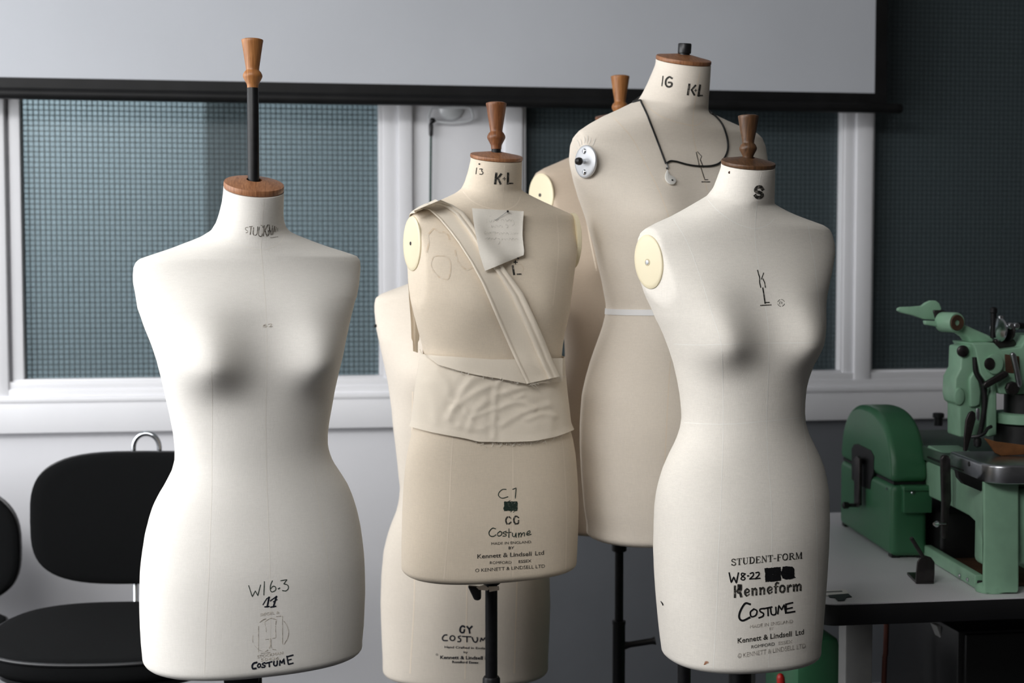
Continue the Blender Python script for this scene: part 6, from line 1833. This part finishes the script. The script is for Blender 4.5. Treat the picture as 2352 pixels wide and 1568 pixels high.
# ------------------------------------------------------------------ belt guard
HX = float(onz(2046, 1283, ZTB) @ MV); HY0 = float(onz(2046, 1283, ZTB) @ MU); HY1 = float(onz(1922, 1205, ZTB) @ MU)
HW = .080
HG = thing('belt_guard', mloc(HX + HW / 2, (HY0 + HY1) / 2, ZTB), 'dark green round topped guard with a crank, on the table left of the machine', 'machine guard')
ZH = 1.062
ZS = ZTB + .165                           # split height
LH = HY1 - HY0
def arch(z):
    pass
def arch_pts(z0, off=0):
    out = [mloc(HX, HY0, z0)]
    yc = (HY0 + HY1) / 2
    rz = ZH - (ZTB + .155)
    for t in np.linspace(0, math.pi, 28):
        c, s = math.cos(t), math.sin(t)
        out.append(mloc(HX, yc - LH / 2 * math.copysign(abs(c) ** .8, c) * 1.0, ZTB + .155 + rz * s ** .85))
    out.append(mloc(HX, HY1, z0))
    return out
up = arch_pts(ZS)
up = [p for p in up if p[2] >= ZS - 1e-6]
obj('upper_shell', *prism(up, MV * HW, .014, 4, 50), M['green_dark'], HG, sharp=45)
lo = [mloc(HX, HY0, ZTB + .004), mloc(HX, HY0, ZS - .004), mloc(HX, HY1, ZS - .004), mloc(HX, HY1, ZTB + .004)]
obj('lower_shell', *prism(lo, MV * HW, .014, 4), M['green_dark'], HG, sharp=45)
obj('joint', *mbox(HX + .006, HX + HW - .006, HY0 + .006, HY1 - .006, ZS - .005, ZS + .001, 0), M['void'], HG)
for yy in (HY0 + .02, HY1 - .02):
    obj('rubber_foot', *mbox(HX + .004, HX + .022, yy - .012, yy + .012, ZTB + .0005, ZTB + .010, .001), M['void'], HG)
    obj('rubber_foot', *mbox(HX + HW - .022, HX + HW - .004, yy - .012, yy + .012, ZTB + .0005, ZTB + .010, .001), M['void'], HG)
zf = float(mp(2100, 1114, HY0 - .004)[2]); zf0 = float(mp(2100, 1176, HY0 - .004)[2])
fl_ = obj('flap_box', *mbox(HX + .022, HX + HW + .004, HY0 - .014, HY0 + .02, zf0, zf - .006, .002), M['green_dark'], HG)
obj('flange', *mbox(HX + .020, HX + HW + .012, HY0 - .020, HY0 + .02, zf - .010, zf, .002), M['green_dark'], fl_)
obj('screw', *lathe([(.004, 0), (.0045, .001), (.003, .003)], mp(2097, 1131, HY0 - .014), -MU, 14), M['chrome'], fl_)
obj('screw', *lathe([(.003, 0), (.003, .002)], ms(2038, 1122, HX), -MV, 14), M['chrome'], HG)
# dark access opening in the near side and the crank arm in it
op = [ms(a, b, HX - .0012) for a, b in ((1956, 1030), (1962, 1020), (1970, 1019), (2000, 1034), (2007, 1048), (2006, 1085), (2000, 1104), (1998, 1123), (1992, 1122), (1970, 1112), (1956, 1100))]
obj('access_opening', *prism(op, MV * .004, 0), M['void'], HG)
cr = [ms(a, b, HX - .018) for a, b in ((1961, 1053), (1967, 1046), (1973, 1053), (1972, 1160), (1966, 1165), (1961, 1160))]
ck = obj('crank', *prism(cr, MV * .008, .002), M['dark_steel'], HG)
obj('crank_shaft', *tube([ms(1967, 1058, HX - .012), ms(1967, 1058, HX - .012) + MV * .03], .008, 14), M['dark_steel'], ck)
k0 = ms(1965, 1160, HX - .018)
obj('crank_knob', *tube([k0, k0 - MV * .014, k0 - MV * .018, k0 - MV * .028, k0 - MV * .031], [.0045, .0042, .0078, .0082, .004], 16), M['void'], ck)
# cast boss where guard meets machine, behind
obj('coupling', *mbox(HX + HW, XL_ + .02, HY0 + .16, HY0 + .24, .90, .96, .006), M['void'], HG)

# ------------------------------------------------------------------ small things on the table
bq = onz(2120, 1341, ZTB)
br = thing('bracket', bq, 'small dark steel angle bracket with a slanting rod, on the white table before the guard', 'bracket')
YBk = float(onz(2124, 1341, ZTB) @ MU)
up_ = [mp(a, b, YBk) for a, b in ((2104, 1341), (2105, 1318), (2108, 1291), (2115, 1280), (2127, 1276), (2139, 1280), (2147, 1291), (2147, 1318), (2145, 1341))]
for p in up_:
    p[2] = max(p[2], ZTB + .001)
obj('upright_plate', *prism(up_, MU * .006, .001), M['dark_steel'], br)
fb = [onz(2104, 1340, ZTB + .001), onz(2145, 1340, ZTB + .001), onz(2120, 1319, ZTB + .001), onz(2083, 1319, ZTB + .001)]
obj('foot_plate', *prism(fb, np.array([0, 0, .005]), .001), M['dark_steel'], br)
obj('rod', *tube([mp(2120, 1278, YBk + .003), mp(2093, 1235, YBk - .008)], .004, 10), M['dark_steel'], br)

cd_ = thing('card', onz(1925, 1362, ZTB), 'white printed card lying at the left corner of the sewing table', 'card')
q4 = [onz(a, b, ZTB + .0008) for a, b in ((1886, 1357), (1943, 1354), (1950, 1364), (1888, 1369))]
obj('sheet', *prism(q4, np.array([0, 0, .0008]), 0), mat('card_white', lin(232, 230, 226), .6), cd_)
q5 = [onz(a, b, ZTB + .0017) for a, b in ((1888, 1358.5), (1934, 1356.5), (1935, 1358.5), (1888, 1360.5))]
obj('print', *prism(q5, np.array([0, 0, .0003]), 0), M['black_plastic'], cd_)
cd2 = thing('cloth_swatch', onz(1925, 1367, ZTB), 'dark green scrap at the table corner in front of the white card', 'scrap')
q6 = [onz(a, b, ZTB + .0008) for a, b in ((1902, 1367), (1948, 1363.5), (1957, 1371), (1944, 1372), (1940, 1379), (1925, 1380), (1918, 1373), (1905, 1372))]
obj('swatch', *prism(q6, np.array([0, 0, .0009]), 0), mat('swatch', lin(44, 56, 56), .7), cd2)

# ------------------------------------------------------------------ light, world, camera
def area(name, loc, target, sx, sy, power, col):
    l = bpy.data.lights.new(name, 'AREA')
    l.shape = 'RECTANGLE'; l.size = sx; l.size_y = sy; l.energy = power; l.color = col
    o = bpy.data.objects.new(name, l)
    o.location = loc
    d = Vector(target) - Vector(loc)
    o.rotation_euler = d.to_track_quat('-Z', 'Y').to_euler()
    COL.objects.link(o)
    return o
# daylight entering by the window in the left wall
area('window_daylight', (X0 - .02, (WY0 + WY1) / 2, (WZ0 + WZ1) / 2), (X0 + 1, (WY0 + WY1) / 2, (WZ0 + WZ1) / 2 - .25), WY1 - WY0, WZ1 - WZ0, 84, (.99, .995, 1.0))
# soft daylight panel in the ceiling, ahead and to the left of the forms
area('ceiling_daylight', (-1.15, .8, ZC - .01), (-.9, 1.5, 0), 1.9, 1.9, 146, (1.0, .995, .988))
# unseen lamp added in the passage to brighten the left pane
area('passage_fill', (-1.2, WALL + .9, ZC - .05), (-1.2, WALL + .9, 0), 1.0, .5, 120, (.95, 1.0, 1.0))

w = bpy.data.worlds.new('World')
scene.world = w
w.use_nodes = True
bg = w.node_tree.nodes['Background']
bg.inputs[0].default_value = (.75, .85, 1, 1)
bg.inputs[1].default_value = .4

cam = bpy.data.cameras.new('Camera')
cam.sensor_width = 36
cam.lens = 36 * F / 2352
cam.clip_start = .05
co = bpy.data.objects.new('Camera', cam)
mw = Matrix(((CR[0], CU[0], -CF[0], 0), (CR[1], CU[1], -CF[1], 0), (CR[2], CU[2], -CF[2], CZ), (0, 0, 0, 1)))
co.matrix_world = mw
COL.objects.link(co)
scene.camera = co
cam.dof.use_dof = True
cam.dof.focus_distance = 2.38
cam.dof.aperture_fstop = 4.8

vs = scene.view_settings
vs.view_transform = 'Standard'
vs.look = 'None'
vs.gamma = 1
vs.exposure = -.07
vs.use_curve_mapping = False
try:
    scene.cycles.use_denoising = True
    scene.cycles.max_bounces = 8
    scene.cycles.diffuse_bounces = 4
    scene.cycles.caustics_reflective = False
    scene.cycles.caustics_refractive = False
except Exception:
    pass
